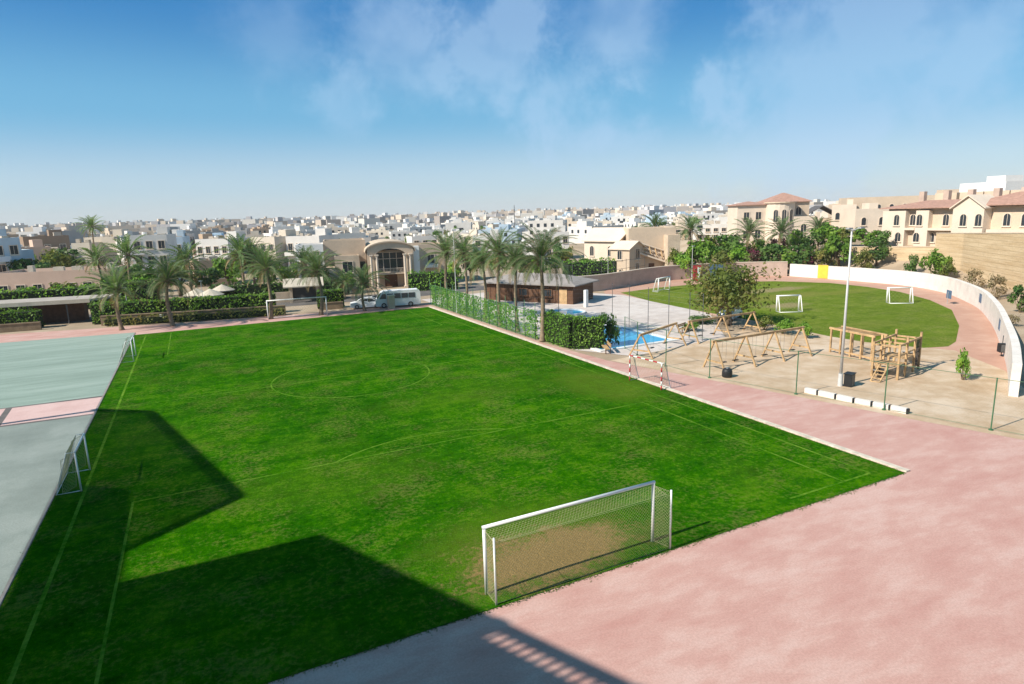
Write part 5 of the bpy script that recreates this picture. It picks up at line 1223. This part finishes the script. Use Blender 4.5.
for u, d, w, h, k, lab in ((150, 122, 7, 5.6, 'green', 'green tree right of the taller carport palm'), (175, 126, 8, 6.0, 'olive', 'olive tree behind the first far end palms'), (205, 128, 6, 4.6, 'dark', 'dark tree behind the straw parasols'), (225, 132, 7, 6, 'green', 'green tree below the white two storey house'), (268, 126, 7, 5.4, 'dark', 'dark tree right of the garden palm cluster'),
                     (290, 122, 6, 5, 'green', 'green tree left of the gatehouse palm'), (318, 116, 5, 4.6, 'olive', 'olive tree in front of the white villa wing'), (110, 126, 6, 4.4, 'dark', 'dark tree behind the carport roof end'), (60, 126, 6, 4.0, 'olive', 'olive shrubby tree before the tan compound wall'), (30, 150, 9, 7, 'dark', 'dark tree mass behind the tan compound wall'), (52, 165, 10, 8, 'olive', 'brownish tree left of the cream blank house'), (14, 122, 6, 3.8, 'dark', 'dark tree at left edge behind the parked cars'),
                     (68, 178, 10, 8, 'dark', 'dark tall tree right before the cream blank house'), (130, 138, 6, 5.5, 'dark', 'dark tree below the white house with dark windows'), (345, 112, 4, 3.6, 'green', 'green shrub tree before left villa wing'), (240, 150, 8, 7, 'olive', 'olive tree between the white and cream town houses')):
    p = far(u, 250, d); tree(lab, k, p.x, p.y, w, h, group='garden trees before the town')

# ------------------------------------------------------------------ nearer town houses, placed one by one
pal = {'c': (0.66, 0.55, 0.43), 'w': (0.72, 0.69, 0.65), 'l': (0.66, 0.58, 0.48), 't': (0.50, 0.37, 0.26), 'b': (0.52, 0.62, 0.70), 'g': (0.44, 0.42, 0.40), 'n': (0.30, 0.22, 0.16), 'p': (0.62, 0.45, 0.36)}
def house(label, u, vtop, d, wpx, depth, col, rz, storeys=2, cols=3, tower=True, arch=False, name='house', winface=('F', 'L'), z0=None):
    p = far(u, vtop, d); z = zt(p.x, p.y); top = top_z(p.x, p.y, vtop) - z; top = max(3.0, top); w = wpx * d / F; base = math.atan2(-p.x, p.y)
    t = thing(name, label, 'house', (p.x, p.y, z), base + rz); mat = M['town']; c = (*pal[col], 1)
    o = blk(t, -w / 2, w / 2, 0, depth, 0, top - 0.6, mat, 0.6); o.color = c
    sh = (top - 0.8) / storeys; hr = random.Random(int(u * 10))
    for j in range(4):
        x, y = hr.uniform(-w * 0.42, w * 0.36), hr.uniform(0.6, depth * 0.8); a_, c_, e_ = hr.uniform(0.6, 1.8), hr.uniform(0.5, 1.4), hr.uniform(0.5, 1.5)
        b = MB(); b.box((x, y, top - 0.57 + e_ / 2), (a_, c_, e_)); b.build('roof_unit', M['rooftop'], t)
    if storeys > 1 and winface:
        for f in range(1, storeys):
            j = hr.randrange(cols); x = -w / 2 + w * (j + 0.5) / cols; bw_ = min(3.2, w / cols * 1.1); b = MB()
            b.box((x, -0.55, f * sh), (bw_, 1.08, 0.16)); b.box((x, -1.04, f * sh + 0.5), (bw_, 0.1, 0.85)); o_ = b.build('balcony', mat, t); o_.color = c
            b = MB(); b.box((x, -0.02, f * sh + 1.2), (bw_ * 0.6, 0.05, 2.1)); b.build('balcony_door', M['glass'], t)
    for f in range(storeys):
        zz = f * sh + sh * 0.34; wh = min(1.6, sh * 0.5)
        for j in range(cols):
            if 'F' in winface: win(t, 'F', -w / 2 + w * (j + 0.5) / cols, 0, zz, min(1.3, w / cols * 0.5), wh, arch)
        if 'L' in winface:
            for s in (0.3, 0.7): win(t, 'L' if rz < 0 else 'R', depth * s, -w / 2 if rz < 0 else w / 2, zz, 1.0, wh, arch)
    if tower:
        b = MB(); q = (w * 0.12, w * 0.42); b.hexa([(x, y, zq) for zq in (top - 0.58, top + 1.6) for x, y in ((q[0], depth * 0.45), (q[1], depth * 0.45), (q[1], depth * 0.8), (q[0], depth * 0.8))]); o = b.build('stair_tower', mat, t); o.color = c
        b = MB(); b.tube((-w * 0.25, depth * 0.5, top - 0.55), (-w * 0.25, depth * 0.5, top + 0.6), 0.5, n=10); b.build('water_tank', M['hwhite'], t)
    return t
for a in (
    ('pale blue grey house cut by the left frame edge', 4, 238, 150, 20, 9, 'b', 0.35, 3, 2), ('low pale blue cube house right of the left edge house', 21, 250, 155, 16, 8, 'b', 0.3, 2, 2, False),
    ('tan single storey compound with long parapet behind the tall dark hedge', 52, 271, 134, 84, 10, 'p', -0.4, 1, 7, False), ('short cream annex at right end of the tan compound', 104, 269, 136, 18, 8, 'l', -0.4, 1, 2, False), ('tan garage block behind the taller carport palm', 121, 270, 138, 24, 8, 't', 0.1, 1, 2, False),
    ('cream blank walled house, lower half, left of its taller twin', 80, 243, 176, 14, 9, 'l', -0.5, 2, 1, False, False, 'house', ()), ('cream blank walled taller house behind the thin tall palm', 99, 237, 180, 25, 10, 'l', -0.5, 2, 1, True, False, 'house', ()),
    ('white house with rows of dark terrace windows, left of the pale blue one', 148, 235, 158, 28, 11, 'w', -0.2, 3, 3), ('bright white narrow house left beside the dark terrace windows', 130, 238, 172, 13, 9, 'w', 0.2, 2, 1), ('pale blue house behind the first far end palms', 171, 237, 185, 18, 9, 'b', -0.2, 2, 2),
    ('white two storey house just left of the palm cluster', 211, 239, 172, 32, 11, 'w', -0.6, 2, 4), ('low tan garden house roof before the white two storey house', 214, 260, 142, 34, 9, 't', 0.1, 1, 4, False), ('cream house with tan shaded side, right of the palm cluster', 262, 237, 172, 28, 11, 'l', -0.75, 2, 3), ('white house with pale blue parapet left of the tall white wing', 302, 236, 168, 34, 11, 'w', -0.5, 2, 4),
    ('dark brown unfinished house behind the pale blue cube', 46, 236, 215, 30, 11, 'n', 0.1, 2, 3), ('dark grey house on the rise left of the cream blank house', 62, 231, 250, 30, 12, 'g', -0.1, 2, 3), ('brown house seen above the tan compound', 34, 247, 190, 22, 10, 'p', 0.2, 2, 2),
    ('white house just above the arched villa roof', 352, 233, 200, 26, 11, 'w', 0.2, 2, 3), ('white house above right wing of the arched villa', 425, 236, 190, 26, 11, 'w', 0.2, 2, 3), ('cream house right behind the first row palms', 452, 238, 170, 24, 10, 'l', 0.1, 2, 2),
    ('white house seen between the middle row palms', 487, 236, 180, 28, 11, 'w', 0.0, 2, 3), ('white house right of the last row palm', 557, 232, 175, 24, 10, 'w', 0.1, 2, 3), ('low white house behind the brown hut roof', 529, 243, 158, 30, 10, 'w', -0.1, 2, 3),
    ('cream house above the plain cream block', 640, 229, 190, 30, 11, 'l', 0.2, 2, 3), ('white long house left of the red roofed villa', 716, 224, 175, 36, 11, 'w', 0.1, 2, 5), ('cream house between garden palms and the white long house', 678, 226, 195, 24, 10, 'c', 0.2, 2, 3)):
    house(*a)
# ------------------------------------------------------------------ the town behind: simple houses, one object each
def town_mesh(seed):
    rnd = random.Random(seed); b = MB(); w, d, h = rnd.uniform(9, 15), rnd.uniform(9, 13), rnd.choice((6.4, 6.8, 7.2, 9.4))
    def bl(x0, x1, y0, y1, z0, z1): b.hexa([(x, y, z) for z in (z0, z1) for x, y in ((x0, y0), (x1, y0), (x1, y1), (x0, y1))])
    bl(-w / 2, w / 2, 0, d, 0, h); th = 0.25
    for q in ((-w / 2, w / 2, 0, th), (-w / 2, w / 2, d - th, d), (-w / 2, -w / 2 + th, th, d - th), (w / 2 - th, w / 2, th, d - th)): bl(*q, h, h + 0.7)
    x = rnd.uniform(-w * 0.4, w * 0.1); bl(x, x + 3.4, d * 0.4, d * 0.8, h + 0.003, h + 2.7)
    if rnd.random() < 0.6: bl(-w / 2 - 2.5, -w / 2 - 0.003, 1, d * 0.7, 0, h * 0.55)
    if rnd.random() < 0.5: bl(-w * 0.3, w * 0.25, -1.3, -0.003, h * 0.45, h * 0.45 + 1.0)
    b.tube((w * 0.3, d * 0.6, h), (w * 0.3, d * 0.6, h + 1.3), 0.5, n=8, m=2)
    for k in range(5):
        x, y = rnd.uniform(-w * 0.45, w * 0.4), rnd.uniform(0.5, d * 0.9); bl(x, x + rnd.uniform(0.6, 2.2), y, y + rnd.uniform(0.5, 1.6), h + 0.002, h + rnd.uniform(0.7, 2.0))
    for k in range(2):
        x = rnd.uniform(-w * 0.42, w * 0.15); z = h * rnd.choice((0.1, 0.55)); b.box((x + 1.4, -0.02, z + 1.15), (2.8, 0.05, 2.2), 1); b.box((x + 1.4, -0.5, z + 0.05), (3.2, 0.96, 0.12)); b.box((x + 1.4, -0.96, z + 0.5), (3.2, 0.1, 0.8))  # flat dark panels put in for the shade inside open loggias
    st = 2 if h < 8 else 3; n = int(w / 2.6)
    for f in range(st):
        for j in range(n):
            if rnd.random() < 0.15: continue
            s = -w / 2 + w * (j + 0.5) / n; z = h * f / st + 1.0; b.box((s, -0.03, z + 0.75), (1.1, 0.08, 1.5), 1)
        for s in (0.25, 0.55, 0.8):
            z = h * f / st + 1.0
            if f or True:
                b.box((w / 2 + 0.03, d * s, z + 0.75), (0.08, 1.0, 1.4), 1)
                if f: b.box((-w / 2 - 0.03, d * s, z + 0.75), (0.08, 1.0, 1.4), 1)
    return b.mesh('town_house', [M['town'], M['glass'], M['hwhite']])
TM = [town_mesh(s) for s in range(14)]
rnd = random.Random(21); cnt = 0; placed = []
def az(x, y): return math.degrees(math.atan2(x, y))
d = 205.0; NEAR = []
while d < 2300:
    step = 21 if d < 560 else 21 + (d - 560) * 0.02
    a = -16.0 + rnd.uniform(0, 3)
    while a < 62:
        sp = rnd.uniform(17, 27) * (1 if d < 560 else 1.25)
        a += math.degrees(sp / d)
        if rnd.random() < (0.10 if a > 12 else 0.2): continue
        dd = d + rnd.uniform(-7, 7); x, y = dd * math.sin(R_(a)), dd * math.cos(R_(a))
        if x > 92 and y < 330 and a > 36 and dd < 330: continue
        NEAR.append((x, y, dd, a))
    d += step
names = {'w': 'small white flat roofed house in the town behind the villas', 'l': 'small pale cream flat roofed house in the town behind the villas', 'c': 'small sandy flat roofed house in the town behind the villas', 'g': 'small grey flat roofed house in the town behind the villas', 't': 'small brown flat roofed house in the town behind the villas', 'b': 'small bluish flat roofed house in the town behind the villas'}
HAZE = 0.00014; LIM = 255; far_b = MB()
for i, (x, y, dd, a) in enumerate(NEAR):
    left = a < 6
    c = rnd.choice('wlctgtngcb' if left else 'wwwwllwclgwb'); c = 't' if c == 'n' else c
    rz = math.atan2(-x, y) * 0.5 + rnd.choice((0, 0.35, -0.35)) + rnd.uniform(-0.12, 0.12)
    s = rnd.uniform(0.85, 1.1)
    if i < LIM:
        o = link('town_house', TM[rnd.randrange(14)]); o.location = (x, y, zt(x, y) - 0.3); o.rotation_euler = (0, 0, rz); o.scale = (s, s, s * rnd.uniform(0.8, 1.0) * (0.9 if dd < 330 else 1))
        f = rnd.uniform(0.88, 1.08); o.color = (*[min(0.82, q * f) for q in pal[c]], 1); tag(o, names[c], 'house', names[c].replace('small ', '').replace(' house in', ' houses in'))
    else:
        z = zt(x, y) - 0.5; w, dp = rnd.uniform(9, 18), rnd.uniform(9, 15); h = rnd.choice((7, 7.5, 9, 10, 10, 13, 15.5)) * (1 if dd > 700 else 0.85)
        r = Matrix.Rotation(rz, 3, 'Z'); q = [r @ Vector(v) for v in ((-w / 2, 0, 0), (w / 2, 0, 0), (w / 2, dp, 0), (-w / 2, dp, 0))]; O = Vector((x, y, z))
        far_b.hexa([O + v for v in q] + [O + v + Vector((0, 0, h)) for v in q])
        if rnd.random() < 0.6: q2 = [v * 0.35 for v in q]; far_b.hexa([O + v + Vector((0, 0, h)) for v in q2] + [O + v + Vector((0, 0, h + 3)) for v in q2])
print('town', len(NEAR))
tag(far_b.build('far_town', M['fartown']), 'dense pale far town of flat roofed blocks along the horizon', 'town', kind='stuff')
# trees among the town
for k in range(70):
    a = rnd.uniform(-14, 44); dd = rnd.uniform(150, 420); x, y = dd * math.sin(R_(a)), dd * math.cos(R_(a))
    if x > 85 and y < 200: continue
    kd = rnd.choice(('dark', 'green', 'olive')); lb = {'dark': 'dark green tree between the far town houses', 'green': 'fresh green tree between the far town houses', 'olive': 'olive toned tree between the far town houses'}[kd]
    tree(lb, kd, x, y, rnd.uniform(4, 8), rnd.uniform(4, 7.5), group=lb.replace(' tree ', ' trees '), name='town_tree')
fl = MB()
for k in range(420):
    a = rnd.uniform(-15, 50); dd = 420 + 1500 * rnd.random(); x, y = dd * math.sin(R_(a)), dd * math.cos(R_(a)); z = zt(x, y); rr = rnd.uniform(2.5, 5)
    for j in range(26): fl.leaf((x + rnd.gauss(0, rr * 0.5), y + rnd.gauss(0, rr * 0.5), z + rnd.uniform(1, 7)), rr * 0.7, rnd, 0, 0.6, 0.8)
tag(fl.build('far_trees', M['leaf_dark']), 'dark scattered tree crowns in the far town', 'trees', kind='stuff')

# ------------------------------------------------------------------ school building on the camera's side (throws the big shadow)
EL, AZS = 39.6, 1.9
HS = 18.0; off = HS / math.tan(R_(EL)); sx, sy = -off * math.cos(R_(AZS)), -off * math.sin(R_(AZS))
def school():
    t = thing('school_building', 'school building with balustraded roof terrace casting the big shadow on the pitch', 'building', (0, 0, 0))
    sh = lambda P: [(x + sx, y + sy) for x, y in P]
    main = sh([(3.4, 24.7), (-30, 25.0), (-30, -22), (25.1, -22)][::-1])
    hh = HS - 1.25; b = MB(); b.prism(main, 0, hh); b.build('wall', M['cream'], t)
    e0, e1 = Vector((*sh([(3.4, 24.7)])[0], 0)), Vector((*sh([(25.1, -22)])[0], 0)); d = (e1 - e0).normalized(); n = Vector((-d.y, d.x, 0)); n = n if n.x > 0 else -n; L = (e1 - e0).length
    w0 = Vector((*sh([(-7.2, 24.8)])[0], 0))
    runs = ((e0, e1), (w0, e0))
    for p, q in runs:
        dv = (q - p).normalized(); LL = (q - p).length; inn = Vector((-dv.y, dv.x, 0)); inn = -inn
        if p is w0: inn = Vector((0, -1, 0))
        else: inn = -n
        a = inn * 0.16; LS = 9.3 if p is e0 else LL
        b = MB(); b.bar(p + a * 1.3 + Vector((0, 0, HS - 0.55)), p + dv * LS + a * 1.3 + Vector((0, 0, HS - 0.55)), 0.2, 0.62); b.build('parapet_panel', M['cream_light'], t)
        b = MB(); b.bar(p + a + Vector((0, 0, HS - 0.12)), q + a + Vector((0, 0, HS - 0.12)), 0.3, 0.24); b.build('top_rail', M['cream_light'], t)
        b = MB(); b.bar(p + a + Vector((0, 0, hh + 0.2)), q + a + Vector((0, 0, hh + 0.2)), 0.3, 0.4); b.build('plinth', M['cream_light'], t)
        k = 0; s = 9.5 if p is e0 else LL
        while s < LL and k < 99:
            wide = (k % 14 == 0)
            c = p + dv * s + a; b = MB()
            if wide: b.box((c.x, c.y, hh + 0.75), (0.5, 0.5, 0.95), rz=math.atan2(dv.y, dv.x))
            else: b.tube(c + Vector((0, 0, hh + 0.4)), c + Vector((0, 0, HS - 0.24)), 0.075, n=8)
            b.build('pier' if wide else 'baluster', M['cream_light'], t); s += 0.34 if not wide else 0.5; k += 1
    for f in range(4):
        s = 3.0
        while s < L - 3:
            c = e0 + d * s; o = win(t, 'F', 0, 0, 0, 1.8, 1.7); o.location = (c.x + n.x * 0.003, c.y + n.y * 0.003, 1.1 + 4.0 * f); o.rotation_euler = (0, 0, math.atan2(n.x, -n.y)); s += 4.2
    # unseen slatted canopy, shaped to cast the half shade but leave the court sunlit
    cv = sh([(-3.9, 48.2), (0.6, 30.3), (-3.8, 27.3)]); 
    A, B, C_ = [Vector((*q, HS)) for q in cv]; D, E = Vector((*sh([(-7.25, 24.4)])[0], HS)), Vector((*sh([(-7.25, 51.0)])[0], HS)); G_ = Vector((*sh([(-7.4, 50.9)])[0], HS))
    b = MB(); b.prism([(q.x, q.y) for q in (D, Vector((*sh([(-3.8, 24.4)])[0], 0)), C_, Vector((*sh([(-4.2, 34.0)])[0], 0)), Vector((*sh([(-7.25, 36.5)])[0], 0)))], HS + 0.05, HS + 0.15); b.build('shadow_slab', M['cream_light'], t)  # unseen solid slab, added to deepen the left part of the shadow
    for nm, p, q in (('border_beam', A, B), ('border_beam', B, C_), ('border_beam', A, G_), ('border_beam', G_, E)):
        b = MB(); b.bar(p, q, 0.4, 0.3); b.build(nm, M['cream_light'], t)
    b = MB(); poly = [(A.x, A.y), (B.x, B.y), (C_.x, C_.y), (D.x, D.y), (E.x, E.y), (G_.x, G_.y)]
    y = C_.y
    def xr(yy):
        if yy < B.y: return C_.x + (B.x - C_.x) * (yy - C_.y) / (B.y - C_.y)
        if yy < A.y: return B.x + (A.x - B.x) * (yy - B.y) / (A.y - B.y)
        return A.x + (G_.x - A.x) * (yy - A.y) / max(0.01, G_.y - A.y)
    while y < G_.y:
        b.box(((D.x + xr(y)) / 2, y, HS), (xr(y) - D.x, 0.155, 0.06)); y += 0.2
    b.build('shade_slats', M['wood'], t)
    for q in (E + Vector((0.3, -0.3, 0)), D + Vector((0.3, 0.3, 0))):
        b = MB(); b.tube((q.x, q.y, 0), (q.x, q.y, HS - 0.2), 0.2, n=10); b.build('post', M['metal'], t)
school()

t = NT('haze_air'); pv = t.n('ShaderNodeVolumePrincipled'); pv.inputs['Color'].default_value = (0.90, 0.94, 1.0, 1); pv.inputs['Density'].default_value = HAZE; pv.inputs['Anisotropy'].default_value = 0.0
t.l(pv.outputs[0], t.out.inputs['Volume'])
b = MB(); b.hexa([(x, y, z) for z in (-1.5, 60) for x, y in ((-2800, -800), (2900, -800), (2900, 2900), (-2800, 2900))]); hz = b.build('haze', t.mat); tag(hz, 'pale thin dusty haze over the far town', 'haze', kind='stuff')
# ------------------------------------------------------------------ camera, sun, sky
cam = bpy.data.cameras.new('camera'); co = bpy.data.objects.new('camera', cam); COL.objects.link(co)
cam.sensor_width = 36; cam.lens = F / 1024 * 36; cam.clip_start = 0.1; cam.clip_end = 12000
Rm = Matrix(((ROT[0][0], -ROT[0][1], -ROT[0][2]), (ROT[1][0], -ROT[1][1], -ROT[1][2]), (ROT[2][0], -ROT[2][1], -ROT[2][2])))
co.matrix_world = Matrix.Translation((0, 0, H)) @ Rm.to_4x4(); S.camera = co
to_sun = Vector((-math.cos(R_(EL)) * math.cos(R_(AZS)), -math.cos(R_(EL)) * math.sin(R_(AZS)), math.sin(R_(EL))))
su = bpy.data.lights.new('sun', 'SUN'); su.energy = 4.4; su.angle = R_(0.5); su.color = (1.0, 0.93, 0.82)
so = bpy.data.objects.new('sun', su); COL.objects.link(so); so.rotation_euler = to_sun.to_track_quat('Z', 'Y').to_euler(); so.location = (-60, -10, 60)
W = bpy.data.worlds.new('World'); S.world = W; W.use_nodes = True; nt = W.node_tree; nt.nodes.clear()
def N(typ, **k):
    n = nt.nodes.new(typ)
    for a, v in k.items(): setattr(n, a, v)
    return n
Lk = nt.links.new
sky = N('ShaderNodeTexSky', sky_type='NISHITA', sun_disc=False); sky.sun_elevation = R_(EL); sky.sun_rotation = math.atan2(to_sun.x, to_sun.y)
sky.altitude = 50; sky.air_density = 1.0; sky.dust_density = 0.3; sky.ozone_density = 3.5
hs = N('ShaderNodeHueSaturation'); hs.inputs['Saturation'].default_value = 1.25; hs.inputs['Value'].default_value = 1.0; Lk(sky.outputs[0], hs.inputs['Color'])
tcs = N('ShaderNodeTexCoord'); sxz = N('ShaderNodeSeparateXYZ'); Lk(tcs.outputs['Generated'], sxz.inputs[0]); rp = N('ShaderNodeValToRGB'); Lk(sxz.outputs[2], rp.inputs[0]); rp.color_ramp.interpolation = 'EASE'
ee = rp.color_ramp.elements
for k, (ps, cc) in enumerate(((0.0, (0.70, 0.80, 0.90)), (0.05, (0.56, 0.75, 0.93)), (0.15, (0.20, 0.56, 0.86)), (0.285, (0.04, 0.28, 0.66)), (0.42, (0.06, 0.30, 0.58)), (0.75, (0.11, 0.34, 0.50)))):
    q = ee[k] if k < 2 else ee.new(ps); q.position = ps; q.color = (*cc, 1)
rs = N('ShaderNodeVectorMath', operation='SCALE'); Lk(rp.outputs[0], rs.inputs[0]); rs.inputs['Scale'].default_value = 6.6
mxs = N('ShaderNodeMix', data_type='RGBA'); mxs.inputs[0].default_value = 0.72; Lk(hs.outputs[0], mxs.inputs[6]); Lk(rs.outputs[0], mxs.inputs[7])
tc = N('ShaderNodeTexCoord'); D_ = tc.outputs['Generated']
def wm(op, a, b=0.0):
    n = N('ShaderNodeMath', operation=op)
    for i, v in ((0, a), (1, b)):
        if isinstance(v, bpy.types.NodeSocket): Lk(v, n.inputs[i])
        else: n.inputs[i].default_value = v
    return n.outputs[0]
def wmap(v, a, b, c=0.0, d=1.0):
    n = N('ShaderNodeMapRange', interpolation_type='SMOOTHSTEP'); Lk(v, n.inputs[0])
    for i, x in enumerate((a, b, c, d)): n.inputs[i + 1].default_value = x
    return n.outputs[0]
n1 = N('ShaderNodeTexNoise'); n1.inputs['Scale'].default_value = 8.0; n1.inputs['Detail'].default_value = 9; n1.inputs['Roughness'].default_value = 0.66; n1.inputs['Distortion'].default_value = 0.12; Lk(D_, n1.inputs['Vector'])
n2 = N('ShaderNodeTexNoise'); n2.inputs['Scale'].default_value = 2.2; n2.inputs['Detail'].default_value = 5; Lk(D_, n2.inputs['Vector'])
mask = None
for (u, v, r0, r1, amt) in ((840, 75, 0, 0.15, 0.9), (920, 50, 0, 0.12, 0.45), (770, 78, 0, 0.075, 0.8), (800, 140, 0, 0.10, 0.75), (718, 88, 0, 0.022, 0.8), (598, 138, 0, 0.06, 1.0), (505, 50, 0, 0.09, 0.7), (560, 85, 0, 0.065, 0.7), (600, 20, 0, 0.09, 0.5), (395, 45, 0, 0.075, 0.5), (270, 28, 0, 0.07, 0.35), (352, 100, 0, 0.022, 0.4)):
    c = ray(u, v).normalized(); vm = N('ShaderNodeVectorMath', operation='DISTANCE'); Lk(D_, vm.inputs[0]); vm.inputs[1].default_value = c
    m = wmap(wm('SUBTRACT', vm.outputs['Value'], wm('MULTIPLY', wm('SUBTRACT', n1.outputs['Fac'], 0.5), 0.16 + 1.0 * r1)), 0.30 * r1, 1.05 * r1 + 0.035, min(1.0, amt * 1.3), 0.0); mask = m if mask is None else wm('SUBTRACT', wm('ADD', mask, m), wm('MULTIPLY', mask, m))
n3 = N('ShaderNodeTexNoise'); n3.inputs['Scale'].default_value = 16.0; n3.inputs['Detail'].default_value = 6; Lk(D_, n3.inputs['Vector'])
cl = wm('MULTIPLY', mask, wm('MULTIPLY', wmap(n2.outputs['Fac'], 0.25, 0.7, 0.6, 1.0), wmap(n3.outputs['Fac'], 0.3, 0.65, 0.6, 1.0)))
cl = wm('ADD', cl, wm('MULTIPLY', wmap(n2.outputs['Fac'], 0.5, 0.8), 0.08))
mx = N('ShaderNodeMix', data_type='RGBA'); Lk(wm('MINIMUM', wm('MULTIPLY', cl, 0.68), 0.45), mx.inputs[0]); Lk(mxs.outputs[2], mx.inputs[6]); mx.inputs[7].default_value = (3.9, 5.4, 7.2, 1)
bg = N('ShaderNodeBackground'); bg.inputs[1].default_value = 0.085; Lk(mx.outputs[2], bg.inputs[0]); wo = N('ShaderNodeOutputWorld'); Lk(bg.outputs[0], wo.inputs[0])
S.view_settings.view_transform = 'Standard'; S.view_settings.look = 'None'; S.view_settings.gamma = 1.0; S.view_settings.exposure = 0.62; S.view_settings.use_curve_mapping = False
S.render.engine = 'CYCLES'; S.cycles.use_denoising = True; S.cycles.max_bounces = 6; S.cycles.diffuse_bounces = 3; S.cycles.glossy_bounces = 2; S.cycles.transmission_bounces = 2; S.cycles.transparent_max_bounces = 4
S.cycles.sample_clamp_indirect = 4.0
bpy.context.view_layer.update()
